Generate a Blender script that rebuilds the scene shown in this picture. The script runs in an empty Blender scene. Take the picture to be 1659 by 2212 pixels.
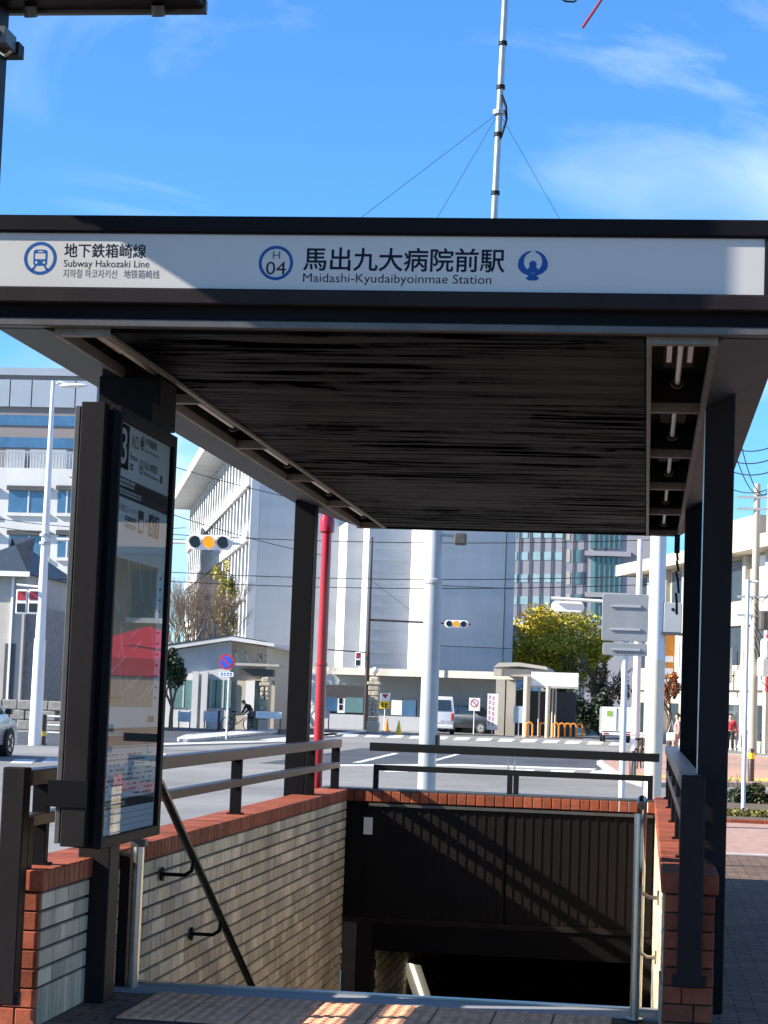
import bpy, bmesh, math, random
from mathutils import Vector, Matrix, noise
random.seed(7)
SC = bpy.context.scene
COL = SC.collection
R = math.radians

# ---------------------------------------------------------------- camera
EYE = 1.6
YAW, PITCH, ROLL = 0.12738643, 0.08944008, R(2.1)
FPX, CX, CY = 4516.0, 829.5, 1106.0          # focal length and centre on a 1659 x 2212 grid
def cam_axes():
    f = Vector((-math.sin(YAW)*math.cos(PITCH), math.cos(YAW)*math.cos(PITCH), math.sin(PITCH)))
    r = f.cross(Vector((0, 0, 1))).normalized()
    u = r.cross(f)
    c, s = math.cos(ROLL), math.sin(ROLL)
    return r*c+u*s, u*c-r*s, f
AXR, AXU, AXF = cam_axes()
cam = bpy.data.cameras.new('camera')
cam.sensor_fit = 'HORIZONTAL'
cam.sensor_width = 36.0
cam.lens = FPX/1659*36
cam.clip_start = 0.1
cam.clip_end = 5000
camo = bpy.data.objects.new('camera', cam)
COL.objects.link(camo)
camo.matrix_world = Matrix(((AXR.x, AXU.x, -AXF.x, 0), (AXR.y, AXU.y, -AXF.y, 0), (AXR.z, AXU.z, -AXF.z, EYE), (0, 0, 0, 1)))
SC.camera = camo

# ---------------------------------------------------------------- sun, sky, exposure
SUN = Vector((0.83, 0.25, -0.5)).normalized()      # direction the light travels
SUN_EL = math.asin(-SUN.z)
SUN_AZ = math.atan2(-SUN.x, -SUN.y)                # clockwise from +Y
sl = bpy.data.lights.new('sun', 'SUN')
sl.energy = 5.0
sl.angle = R(0.55)
sl.color = (1.0, 0.93, 0.82)
so = bpy.data.objects.new('sun', sl)
COL.objects.link(so)
so.rotation_euler = SUN.to_track_quat('-Z', 'Y').to_euler()
so.location = (-20, -6, 15)

W = bpy.data.worlds.new('World')
SC.world = W
W.use_nodes = True
wn, wl = W.node_tree.nodes, W.node_tree.links
wn.clear()
def wnode(t, **k):
    n = wn.new(t)
    for a, b in k.items():
        setattr(n, a, b)
    return n
sky = wnode('ShaderNodeTexSky', sky_type='NISHITA', sun_disc=False, sun_elevation=SUN_EL, sun_rotation=SUN_AZ,
            altitude=30, air_density=1.0, dust_density=0.3, ozone_density=3.0)
tc = wnode('ShaderNodeTexCoord')
# thin cirrus: stretched noise on the view direction
mp = wnode('ShaderNodeMapping')
mp.inputs['Rotation'].default_value = (0, R(24), 0)
mp.inputs['Scale'].default_value = (4.0, 4.0, 9.5)
mp.inputs['Location'].default_value = (-0.1526, 0.9448, 0.9985)
n1 = wnode('ShaderNodeTexNoise')
n1.inputs['Scale'].default_value = 1.15
n1.inputs['Detail'].default_value = 7
n1.inputs['Roughness'].default_value = 0.56
n1.inputs['Distortion'].default_value = 0.7
cr = wnode('ShaderNodeValToRGB')
cr.color_ramp.elements[0].position = 0.45
cr.color_ramp.elements[1].position = 0.76
mp2 = wnode('ShaderNodeMapping')
mp2.inputs['Scale'].default_value = (3.0, 3.0, 3.4)
mp2.inputs['Location'].default_value = (-2.1444, -2.9348, -0.7515)
n2 = wnode('ShaderNodeTexNoise')
n2.inputs['Scale'].default_value = 1.3
n2.inputs['Detail'].default_value = 3
cr2 = wnode('ShaderNodeValToRGB')
cr2.color_ramp.elements[0].position = 0.44
cr2.color_ramp.elements[1].position = 0.62
mul = wnode('ShaderNodeMath', operation='MULTIPLY')
mul2 = wnode('ShaderNodeMath', operation='MULTIPLY')
mul2.inputs[1].default_value = 0.85
tint = wnode('ShaderNodeMixRGB', blend_type='MULTIPLY')
tint.inputs[0].default_value = 1.0
tint.inputs[2].default_value = (0.38, 0.73, 1.06, 1)
mix = wnode('ShaderNodeMixRGB')
mix.inputs[2].default_value = (4.6, 5.4, 6.4, 1)
bg = wnode('ShaderNodeBackground')
bg.inputs['Strength'].default_value = 0.098
wo = wnode('ShaderNodeOutputWorld')
wl.new(tc.outputs['Generated'], mp.inputs['Vector'])
wl.new(mp.outputs[0], n1.inputs['Vector'])
wl.new(n1.outputs['Fac'], cr.inputs[0])
wl.new(tc.outputs['Generated'], mp2.inputs['Vector'])
wl.new(mp2.outputs[0], n2.inputs['Vector'])
wl.new(n2.outputs['Fac'], cr2.inputs[0])
wl.new(cr.outputs[0], mul.inputs[0])
wl.new(cr2.outputs[0], mul.inputs[1])
wl.new(mul.outputs[0], mul2.inputs[0])
wl.new(sky.outputs[0], tint.inputs[1])
wl.new(mul2.outputs[0], mix.inputs[0])
wl.new(tint.outputs[0], mix.inputs[1])
wl.new(mix.outputs[0], bg.inputs['Color'])
wl.new(bg.outputs[0], wo.inputs['Surface'])

SC.view_settings.view_transform = 'Standard'
SC.view_settings.look = 'None'
SC.view_settings.gamma = 1.0
SC.view_settings.use_curve_mapping = False
SC.view_settings.exposure = 1.3
SC.render.engine = 'CYCLES'
SC.cycles.use_denoising = True
SC.cycles.max_bounces = 8
SC.cycles.sample_clamp_indirect = 6.0

# ---------------------------------------------------------------- helpers
def at(px, py, Y=None, Z=None, X=None):
    d = AXF + AXR*((px-CX)/FPX) - AXU*((py-CY)/FPX)
    t = Y/d.y if Y is not None else ((Z-EYE)/d.z if Z is not None else X/d.x)
    return Vector((0, 0, EYE)) + d*t
def gd(px, py):
    return at(px, py, Z=0)

def mat(name, rgb, rough=0.6, metal=0.0, var=0.12, vs=4.0, bump=0.0, bs=30.0, coat=0.0, rnd=0.0, stretch=None, emit=0.0, spec=0.5, grime=0.0, gs=0.6, gst=(1, 1, 1)):
    m = bpy.data.materials.new(name)
    m.use_nodes = True
    nt = m.node_tree
    p = nt.nodes['Principled BSDF']
    p.inputs['Roughness'].default_value = rough
    p.inputs['Metallic'].default_value = metal
    p.inputs['Coat Weight'].default_value = coat
    p.inputs['Specular IOR Level'].default_value = spec
    p.inputs['Base Color'].default_value = (*rgb, 1)
    def N(t):
        return nt.nodes.new(t)
    g = N('ShaderNodeNewGeometry')
    vec = g.outputs['Position']
    if stretch:
        mpn = N('ShaderNodeMapping')
        mpn.inputs['Scale'].default_value = stretch
        nt.links.new(vec, mpn.inputs['Vector'])
        vec = mpn.outputs[0]
    if var or rnd:
        nz = N('ShaderNodeTexNoise')
        nz.inputs['Scale'].default_value = vs
        nz.inputs['Detail'].default_value = 6
        nz.inputs['Roughness'].default_value = 0.65
        nt.links.new(vec, nz.inputs['Vector'])
        mr = N('ShaderNodeMapRange')
        mr.inputs[1].default_value = 0.25
        mr.inputs[2].default_value = 0.75
        mr.inputs[3].default_value = 1-var
        mr.inputs[4].default_value = 1+var
        nt.links.new(nz.outputs['Fac'], mr.inputs[0])
        fac = mr.outputs[0]
        if rnd:
            oi = N('ShaderNodeObjectInfo')
            ad = N('ShaderNodeMath')
            ad.operation = 'ADD'
            nt.links.new(oi.outputs['Random'], ad.inputs[0])
            nt.links.new(g.outputs['Random Per Island'], ad.inputs[1])
            fr = N('ShaderNodeMath')
            fr.operation = 'FRACT'
            nt.links.new(ad.outputs[0], fr.inputs[0])
            mr2 = N('ShaderNodeMapRange')
            mr2.inputs[3].default_value = 1-rnd
            mr2.inputs[4].default_value = 1+rnd
            nt.links.new(fr.outputs[0], mr2.inputs[0])
            mm = N('ShaderNodeMath')
            mm.operation = 'MULTIPLY'
            nt.links.new(fac, mm.inputs[0])
            nt.links.new(mr2.outputs[0], mm.inputs[1])
            fac = mm.outputs[0]
        if grime:
            mg = N('ShaderNodeMapping')
            mg.inputs['Scale'].default_value = gst
            nt.links.new(g.outputs['Position'], mg.inputs['Vector'])
            ng = N('ShaderNodeTexNoise')
            ng.inputs['Scale'].default_value = gs
            ng.inputs['Detail'].default_value = 8
            ng.inputs['Roughness'].default_value = 0.7
            nt.links.new(mg.outputs[0], ng.inputs['Vector'])
            m3 = N('ShaderNodeMapRange')
            m3.inputs[1].default_value = 0.35
            m3.inputs[2].default_value = 0.62
            m3.inputs[3].default_value = 1-grime
            m3.inputs[4].default_value = 1+grime*0.3
            nt.links.new(ng.outputs['Fac'], m3.inputs[0])
            m4 = N('ShaderNodeMath')
            m4.operation = 'MULTIPLY'
            nt.links.new(fac, m4.inputs[0])
            nt.links.new(m3.outputs[0], m4.inputs[1])
            fac = m4.outputs[0]
        vm = N('ShaderNodeVectorMath')
        vm.operation = 'SCALE'
        vm.inputs[0].default_value = rgb
        nt.links.new(fac, vm.inputs['Scale'])
        nt.links.new(vm.outputs[0], p.inputs['Base Color'])
    if bump:
        nb = N('ShaderNodeTexNoise')
        nb.inputs['Scale'].default_value = bs
        nb.inputs['Detail'].default_value = 4
        nt.links.new(vec, nb.inputs['Vector'])
        bn = N('ShaderNodeBump')
        bn.inputs['Strength'].default_value = bump
        bn.inputs['Distance'].default_value = 0.01
        nt.links.new(nb.outputs['Fac'], bn.inputs['Height'])
        nt.links.new(bn.outputs[0], p.inputs['Normal'])
    if emit:
        p.inputs['Emission Color'].default_value = (*rgb, 1)
        p.inputs['Emission Strength'].default_value = emit
    return m

def s2l(r, g, b):
    f = lambda c: (c/255/12.92 if c < 10.3 else ((c/255+0.055)/1.055)**2.4)
    return (f(r), f(g), f(b))

class MB:
    """collects shapes, builds ONE mesh object"""
    def __init__(s):
        s.v, s.f = [], []
    def add(s, vs, fs):
        o = len(s.v)
        s.v += [tuple(q) for q in vs]
        s.f += [tuple(i+o for i in f) for f in fs]
        return s
    def box(s, x0, x1, y0, y1, z0, z1, b=0.0):
        if b <= 0:
            return s.add([(x0, y0, z0), (x1, y0, z0), (x1, y1, z0), (x0, y1, z0), (x0, y0, z1), (x1, y0, z1), (x1, y1, z1), (x0, y1, z1)],
                         [(0, 3, 2, 1), (4, 5, 6, 7), (0, 1, 5, 4), (1, 2, 6, 5), (2, 3, 7, 6), (3, 0, 4, 7)])
        bm = bmesh.new()
        bmesh.ops.create_cube(bm, size=1)
        for q in bm.verts:
            q.co = Vector(((x0+x1)/2+q.co.x*(x1-x0), (y0+y1)/2+q.co.y*(y1-y0), (z0+z1)/2+q.co.z*(z1-z0)))
        bmesh.ops.bevel(bm, geom=bm.edges[:], offset=b, segments=1, affect='EDGES', profile=0.5)
        bm.verts.index_update()
        s.add([q.co[:] for q in bm.verts], [[q.index for q in f.verts] for f in bm.faces])
        bm.free()
        return s
    def cyl(s, p0, p1, r0, r1=None, n=12, cap=True):
        r1 = r0 if r1 is None else r1
        p0, p1 = Vector(p0), Vector(p1)
        d = (p1-p0).normalized()
        a = d.orthogonal().normalized()
        b = d.cross(a)
        vs = []
        for p, r in ((p0, r0), (p1, r1)):
            vs += [p+(a*math.cos(2*math.pi*i/n)+b*math.sin(2*math.pi*i/n))*r for i in range(n)]
        fs = [(i, (i+1) % n, n+(i+1) % n, n+i) for i in range(n)]
        if cap:
            fs += [tuple(range(n-1, -1, -1)), tuple(range(n, 2*n))]
        return s.add(vs, fs)
    def tube(s, pts, r, n=8):
        pts = [Vector(p) for p in pts]
        vs, fs = [], []
        a = None
        for k, p in enumerate(pts):
            d = ((pts[k+1]-p) if k == 0 else (p-pts[k-1]) if k == len(pts)-1 else (pts[k+1]-pts[k-1])).normalized()
            a = d.orthogonal().normalized() if a is None else (a-d*a.dot(d)).normalized()
            b = d.cross(a)
            rr = r[k] if isinstance(r, (list, tuple)) else r
            vs += [p+(a*math.cos(2*math.pi*i/n)+b*math.sin(2*math.pi*i/n))*rr for i in range(n)]
        for k in range(len(pts)-1):
            fs += [(k*n+i, k*n+(i+1) % n, (k+1)*n+(i+1) % n, (k+1)*n+i) for i in range(n)]
        fs += [tuple(range(n-1, -1, -1)), tuple(range((len(pts)-1)*n, len(pts)*n))]
        return s.add(vs, fs)
    def quad(s, *p):
        return s.add(p, [tuple(range(len(p)))])
    def slab(s, poly, z0, z1):
        n = len(poly)
        vs = [(p[0], p[1], z0) for p in poly]+[(p[0], p[1], z1) for p in poly]
        return s.add(vs, [tuple(range(n-1, -1, -1)), tuple(range(n, 2*n))]+[(i, (i+1) % n, n+(i+1) % n, n+i) for i in range(n)])
    def prism(s, poly, off):
        """polygon of 3-D points pushed along off"""
        n = len(poly)
        off = Vector(off)
        vs = [Vector(p) for p in poly]+[Vector(p)+off for p in poly]
        return s.add(vs, [tuple(range(n-1, -1, -1)), tuple(range(n, 2*n))]+[(i, (i+1) % n, n+(i+1) % n, n+i) for i in range(n)])
    def lathe(s, prof, c=(0, 0, 0), n=16):
        c = Vector(c)
        vs, fs = [], []
        for r, z in prof:
            vs += [c+Vector((r*math.cos(2*math.pi*i/n), r*math.sin(2*math.pi*i/n), z)) for i in range(n)]
        for k in range(len(prof)-1):
            fs += [(k*n+i, k*n+(i+1) % n, (k+1)*n+(i+1) % n, (k+1)*n+i) for i in range(n)]
        fs += [tuple(range(n-1, -1, -1)), tuple(range((len(prof)-1)*n, len(prof)*n))]
        return s.add(vs, fs)
    def xf(s, M):
        s.v = [tuple(M @ Vector(q)) for q in s.v]
        return s
    def build(s, name, m, parent=None, world=True, smooth=False):
        """world: coordinates are world ones and are moved into the parent's (unrotated) frame"""
        off = Vector((0, 0, 0))
        if parent is not None and world:
            q = parent
            while q is not None:
                off += q.location
                q = q.parent
        me = bpy.data.meshes.new(name)
        me.from_pydata([tuple(Vector(q)-off) for q in s.v], [], s.f)
        me.update()
        if smooth:
            me.shade_smooth()
            try:
                me.set_sharp_from_angle(angle=R(40))
            except Exception:
                pass
        me.materials.append(m)
        o = bpy.data.objects.new(name, me)
        COL.objects.link(o)
        if parent is not None:
            o.parent = parent
        return o

def tag(o, label=None, cat=None, group=None, kind=None):
    if label: o['label'] = label
    if cat: o['category'] = cat
    if group: o['group'] = group
    if kind: o['kind'] = kind
    return o
def thing(name, label, cat, loc=(0, 0, 0), rz=0.0, group=None):
    o = bpy.data.objects.new(name, None)
    COL.objects.link(o)
    o.location = loc
    o.rotation_euler = (0, 0, rz)
    o.empty_display_size = 0.2
    return tag(o, label, cat, group)
def copy_obj(src, parent, loc=None, rz=None):
    c = src.copy()
    COL.objects.link(c)
    c.parent = parent
    if loc is not None: c.location = loc
    if rz is not None: c.rotation_euler = (0, 0, rz)
    return c
def copy_tree(src, parent=None):
    c = src.copy()
    COL.objects.link(c)
    c.parent = parent
    for ch in src.children:
        copy_tree(ch, c)
    return c
def struct(name, mb, m):
    return tag(mb.build(name, m), kind='structure')
def bx(name, x0, x1, y0, y1, z0, z1, m, parent, b=0.0, world=True):
    return MB().box(x0, x1, y0, y1, z0, z1, b).build(name, m, parent, world)

def text_mesh(body, bold=0.0):
    c = bpy.data.curves.new('t', 'FONT')
    c.body = body
    c.offset = bold
    c.resolution_u = 3
    o = bpy.data.objects.new('t', c)
    COL.objects.link(o)
    dg = bpy.context.evaluated_depsgraph_get()
    me = bpy.data.meshes.new_from_object(o.evaluated_get(dg))
    vs = [v.co.copy() for v in me.vertices]
    fs = [tuple(p.vertices) for p in me.polygons]
    bpy.data.objects.remove(o)
    bpy.data.curves.remove(c)
    bpy.data.meshes.remove(me)
    return vs, fs
def text_fit(name, body, p0, xd, zd, w, h, m, parent, bold=0.0, align='fit'):
    """lettering that fills the rectangle p0 + xd*w + zd*h"""
    vs, fs = text_mesh(body, bold)
    x0, x1 = min(v.x for v in vs), max(v.x for v in vs)
    y0, y1 = min(v.y for v in vs), max(v.y for v in vs)
    p0, xd, zd = Vector(p0), Vector(xd), Vector(zd)
    mb = MB()
    mb.add([p0+xd*((v.x-x0)/(x1-x0)*w)+zd*((v.y-y0)/(y1-y0)*h) for v in vs], fs)
    return mb.build(name, m, parent)
def print_marks(name, p0, xd, zd, w, h, n, m, parent):
    """a line of print too small to read: one little dark block pair for each character"""
    p0, xd, zd = Vector(p0), Vector(xd), Vector(zd)
    mb = MB()
    cw = w/n
    for i in range(n):
        a = p0+xd*(cw*(i+0.1))
        for z0, z1 in ((0.0, 0.36), (0.55, 1.0)):
            k = cw*random.uniform(0.55, 0.8)
            mb.quad(a+zd*h*z0, a+xd*k+zd*h*z0, a+xd*k+zd*h*z1, a+zd*h*z1)
    return tag(mb.build(name, m, parent), kind='stuff')
# ---------------------------------------------------------------- materials
M_BRONZE = mat('bronze_metal', (0.016, 0.0115, 0.0115), 0.55, 0.0, 0.18, 2.5, 0.03, 60, spec=0.14, grime=0.3, gs=3.0, gst=(1, 1, 0.25))
M_BRONZE_D = mat('dark_bronze_metal', (0.0055, 0.0045, 0.0055), 0.55, 0.0, 0.2, 3, spec=0.10)
M_TRIM = mat('grey_bronze_trim', (0.085, 0.078, 0.072), 0.45, 0.3, 0.25, 9)
M_SOFFIT = mat('soffit_bronze', (0.030, 0.026, 0.023), 0.55, 0.1, 0.2, 5, spec=0.2)
M_SIGN = mat('white_sign_film', (0.46, 0.44, 0.41), 0.45, 0, 0.03, 1.5)
M_INK = mat('dark_blue_ink', (0.010, 0.011, 0.024), 0.6, 0, 0, spec=0.1)
M_INKG = mat('grey_ink', (0.07, 0.075, 0.085), 0.5, 0, 0)
M_BLUE = mat('subway_blue', (0.014, 0.075, 0.24), 0.6, 0, 0.02, spec=0.1)
M_RED = mat('red_tile', (0.27, 0.072, 0.036), 0.6, 0, 0.25, 14, 0.15, 60, rnd=0.3, grime=0.35, gs=2.0, spec=0.15)
M_TILE = mat('cream_scratch_tile', (0.60, 0.50, 0.345), 0.7, 0, 0.30, 1.0, 0.35, 1.0, rnd=0.24, stretch=(1, 75, 3), grime=0.3, gs=1.1, gst=(1, 2.2, 0.5), spec=0.12)
M_MORTAR = mat('dark_mortar', (0.022, 0.019, 0.016), 0.9, 0, 0.3, 20)
M_STEEL = mat('brushed_steel', (0.50, 0.48, 0.44), 0.28, 1.0, 0.1, 20)
M_GRANITE = mat('grey_granite', (0.24, 0.25, 0.27), 0.6, 0, 0.4, 90, 0.1, 120)
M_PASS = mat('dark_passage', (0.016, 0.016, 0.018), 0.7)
M_LOUVER = mat('louver_brown', (0.009, 0.0065, 0.006), 0.55, 0.0, 0.2, 3, stretch=(6, 1, 0.4), spec=0.15)
M_YTAC = mat('worn_yellow_tactile', (0.66, 0.34, 0.20), 0.75, 0, 0.28, 9, 0.2, 60, rnd=0.12, spec=0.12)
M_WHITE = mat('white_paint', (0.72, 0.72, 0.71), 0.5, 0, 0.08, 3)
M_PAPER = mat('paper_white', (0.74, 0.74, 0.72), 0.6, 0, 0.02)
M_BLACK = mat('black_print', (0.005, 0.005, 0.006), 0.6, 0, 0, spec=0.25)
M_BAND = mat('charcoal_print', (0.055, 0.055, 0.057), 0.5, 0, 0)

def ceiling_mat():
    m = bpy.data.materials.new('streaked_ceiling')  # streaks of dirt and of mirrored ground, both put into colour and gloss
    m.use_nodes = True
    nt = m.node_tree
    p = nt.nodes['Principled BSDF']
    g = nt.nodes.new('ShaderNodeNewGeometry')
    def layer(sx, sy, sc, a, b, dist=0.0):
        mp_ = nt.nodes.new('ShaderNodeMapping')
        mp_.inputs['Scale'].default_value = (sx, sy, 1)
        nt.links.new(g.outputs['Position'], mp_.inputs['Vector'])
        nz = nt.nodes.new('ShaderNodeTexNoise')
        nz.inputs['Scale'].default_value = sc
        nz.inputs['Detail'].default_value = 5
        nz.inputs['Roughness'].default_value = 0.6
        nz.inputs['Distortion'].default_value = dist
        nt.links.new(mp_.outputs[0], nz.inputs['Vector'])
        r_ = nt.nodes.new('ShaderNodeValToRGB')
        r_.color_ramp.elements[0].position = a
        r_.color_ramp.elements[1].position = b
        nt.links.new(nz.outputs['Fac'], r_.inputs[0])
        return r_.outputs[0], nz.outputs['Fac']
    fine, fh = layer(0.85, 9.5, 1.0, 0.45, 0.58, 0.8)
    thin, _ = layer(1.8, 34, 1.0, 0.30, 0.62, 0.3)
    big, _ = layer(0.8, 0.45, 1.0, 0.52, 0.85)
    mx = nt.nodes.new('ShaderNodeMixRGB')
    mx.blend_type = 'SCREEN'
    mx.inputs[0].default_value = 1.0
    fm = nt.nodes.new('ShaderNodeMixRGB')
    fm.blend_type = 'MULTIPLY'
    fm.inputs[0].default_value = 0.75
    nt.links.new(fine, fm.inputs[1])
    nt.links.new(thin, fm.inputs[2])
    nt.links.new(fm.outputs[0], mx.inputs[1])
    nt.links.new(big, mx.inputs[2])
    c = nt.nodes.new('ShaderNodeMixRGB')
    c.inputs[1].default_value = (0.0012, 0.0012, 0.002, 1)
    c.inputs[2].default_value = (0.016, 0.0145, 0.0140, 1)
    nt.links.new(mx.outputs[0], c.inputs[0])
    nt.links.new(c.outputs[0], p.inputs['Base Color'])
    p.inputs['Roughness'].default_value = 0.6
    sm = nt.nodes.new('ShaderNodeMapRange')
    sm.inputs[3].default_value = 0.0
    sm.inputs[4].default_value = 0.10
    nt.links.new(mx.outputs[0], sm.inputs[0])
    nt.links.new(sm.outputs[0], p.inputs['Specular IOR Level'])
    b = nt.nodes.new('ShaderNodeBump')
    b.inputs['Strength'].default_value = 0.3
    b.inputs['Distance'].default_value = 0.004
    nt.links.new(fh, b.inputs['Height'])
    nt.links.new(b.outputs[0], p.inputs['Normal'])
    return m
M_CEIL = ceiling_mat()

def glass_mat(name, ior=1.55, tint=(1, 1, 1)):
    m = bpy.data.materials.new(name)
    m.use_nodes = True
    nt = m.node_tree
    nt.nodes.clear()
    o = nt.nodes.new('ShaderNodeOutputMaterial')
    t = nt.nodes.new('ShaderNodeBsdfTransparent')
    t.inputs['Color'].default_value = (*tint, 1)
    gl = nt.nodes.new('ShaderNodeBsdfGlossy')
    gl.inputs['Roughness'].default_value = 0.015
    fr = nt.nodes.new('ShaderNodeFresnel')
    fr.inputs['IOR'].default_value = ior
    mx = nt.nodes.new('ShaderNodeMixShader')
    nt.links.new(fr.outputs[0], mx.inputs[0])
    nt.links.new(t.outputs[0], mx.inputs[1])
    nt.links.new(gl.outputs[0], mx.inputs[2])
    nt.links.new(mx.outputs[0], o.inputs['Surface'])
    return m
M_CLEAR = glass_mat('board_glass', 1.65)

# ---------------------------------------------------------------- ground of the entrance
PAVE = bpy.data.materials.new('brick_paving')
PAVE.use_nodes = True
def _pave():
    nt = PAVE.node_tree
    p = nt.nodes['Principled BSDF']
    g = nt.nodes.new('ShaderNodeNewGeometry')
    b = nt.nodes.new('ShaderNodeTexBrick')
    b.inputs['Scale'].default_value = 1.0
    b.inputs['Color1'].default_value = (0.21, 0.13, 0.085, 1)
    b.inputs['Color2'].default_value = (0.115, 0.08, 0.058, 1)
    b.inputs['Mortar'].default_value = (0.03, 0.028, 0.026, 1)
    b.inputs['Mortar Size'].default_value = 0.006
    b.inputs['Brick Width'].default_value = 0.21
    b.inputs['Row Height'].default_value = 0.105
    nt.links.new(g.outputs['Position'], b.inputs['Vector'])
    nz = nt.nodes.new('ShaderNodeTexNoise')
    nz.inputs['Scale'].default_value = 1.6
    nz.inputs['Detail'].default_value = 7
    nt.links.new(g.outputs['Position'], nz.inputs['Vector'])
    mr = nt.nodes.new('ShaderNodeMapRange')
    mr.inputs[3].default_value = 0.65
    mr.inputs[4].default_value = 1.3
    nt.links.new(nz.outputs['Fac'], mr.inputs[0])
    v = nt.nodes.new('ShaderNodeVectorMath')
    v.operation = 'SCALE'
    nt.links.new(b.outputs['Color'], v.inputs[0])
    nt.links.new(mr.outputs[0], v.inputs['Scale'])
    nt.links.new(v.outputs[0], p.inputs['Base Color'])
    p.inputs['Roughness'].default_value = 0.8
    p.inputs['Specular IOR Level'].default_value = 0.2
    bu = nt.nodes.new('ShaderNodeBump')
    bu.inputs['Strength'].default_value = 0.8
    bu.inputs['Distance'].default_value = 0.02
    nt.links.new(b.outputs['Fac'], bu.inputs['Height'])
    bu.invert = True
    nt.links.new(bu.outputs[0], p.inputs['Normal'])
_pave()

# stairwell hole: x -2.82..0.115, y 11.2..20 ; paving laid round it
XL, XR, YS, YB = -2.82, 0.115, 11.36, 20.0
pv = MB()
for a in [(-4.6, 9.5, -14, YS), (-4.6, XL-0.1, YS, 25.5), (XR+0.1, 9.5, YS, 25.5), (XL-0.1, XR+0.1, YB+0.1, 25.5)]:
    pv.box(a[0], a[1], a[2], a[3], -0.14, 0.0)
pavement = struct('pavement', pv, PAVE)

# granite edge, metal nosing, steps
gs = struct('stair_landing_edge', MB().box(XL+0.02, XR, 11.05, YS+0.02, -0.1, 0.012), M_GRANITE)
ns = MB().box(XL+0.02, XR, YS-0.035, YS+0.03, 0.008, 0.022).build('metal_nosing', M_STEEL, gs)
st = thing('stairs', 'grey granite stairs leading down below the dark canopy', 'stairs', (-1.35, YS, 0))
for i in range(26):
    bx('step', XL, XR, YS+0.03+i*0.34, YS+0.03+(i+1)*0.34+0.02, -0.17*(i+2), -0.17*(i+1), M_GRANITE, st)

# tactile paving
tp = tag(MB().box(-2.55, 0.0, 10.12, 11.048, 0.001, 0.006).build('tactile_paving', M_MORTAR), kind='structure')
def tac_mesh():
    mb = MB().box(0.004, 0.296, 0.004, 0.296, 0.0, 0.010, 0.0)
    for i in range(5):
        for j in range(5):
            c = (0.03+0.06*i, 0.03+0.06*j, 0.0)
            mb.lathe([(0.021, 0.010), (0.017, 0.0145), (0.008, 0.0155)], c, 8)
    return mb
t0 = tac_mesh().build('tactile_tile', M_YTAC, tp)
t0.location = (-2.53, 10.74, 0.004)
for i in range(9):
    for j in range(3):
        if (i, j) != (0, 0) and i < 8:
            copy_obj(t0, tp, (-2.53+0.3*i, 10.74-0.3*j, 0.004))

# ---------------------------------------------------------------- tiled stairwell walls
CS = 0.09
def tile_box(L, face):
    """a tile whose face looks along +X (face=1) or -X (-1); origin at its lower near corner"""
    mb = MB()
    g, t, b = 0.006, 0.014, 0.003
    y0, y1, z0, z1 = g, L-g, g, CS-g
    vs = [(0, y0, z0), (0, y1, z0), (0, y1, z1), (0, y0, z1), (t*face, y0+b, z0+b), (t*face, y1-b, z0+b), (t*face, y1-b, z1-b), (t*face, y0+b, z1-b)]
    fs = [(4, 5, 6, 7), (0, 1, 5, 4), (1, 2, 6, 5), (2, 3, 7, 6), (3, 0, 4, 7)]
    if face < 0:
        fs = [tuple(reversed(f)) for f in fs]
    return mb.add(vs, fs)
LENS = (0.115, 0.23, 0.23, 0.345)
def cap_mesh(w, d, h, axis):
    return MB().box(-w/2, w/2, 0.003, d-0.003, 0, h, 0.006) if axis == 'y' else MB().box(0.003, d-0.003, -w/2, w/2, 0, h, 0.006)

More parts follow.
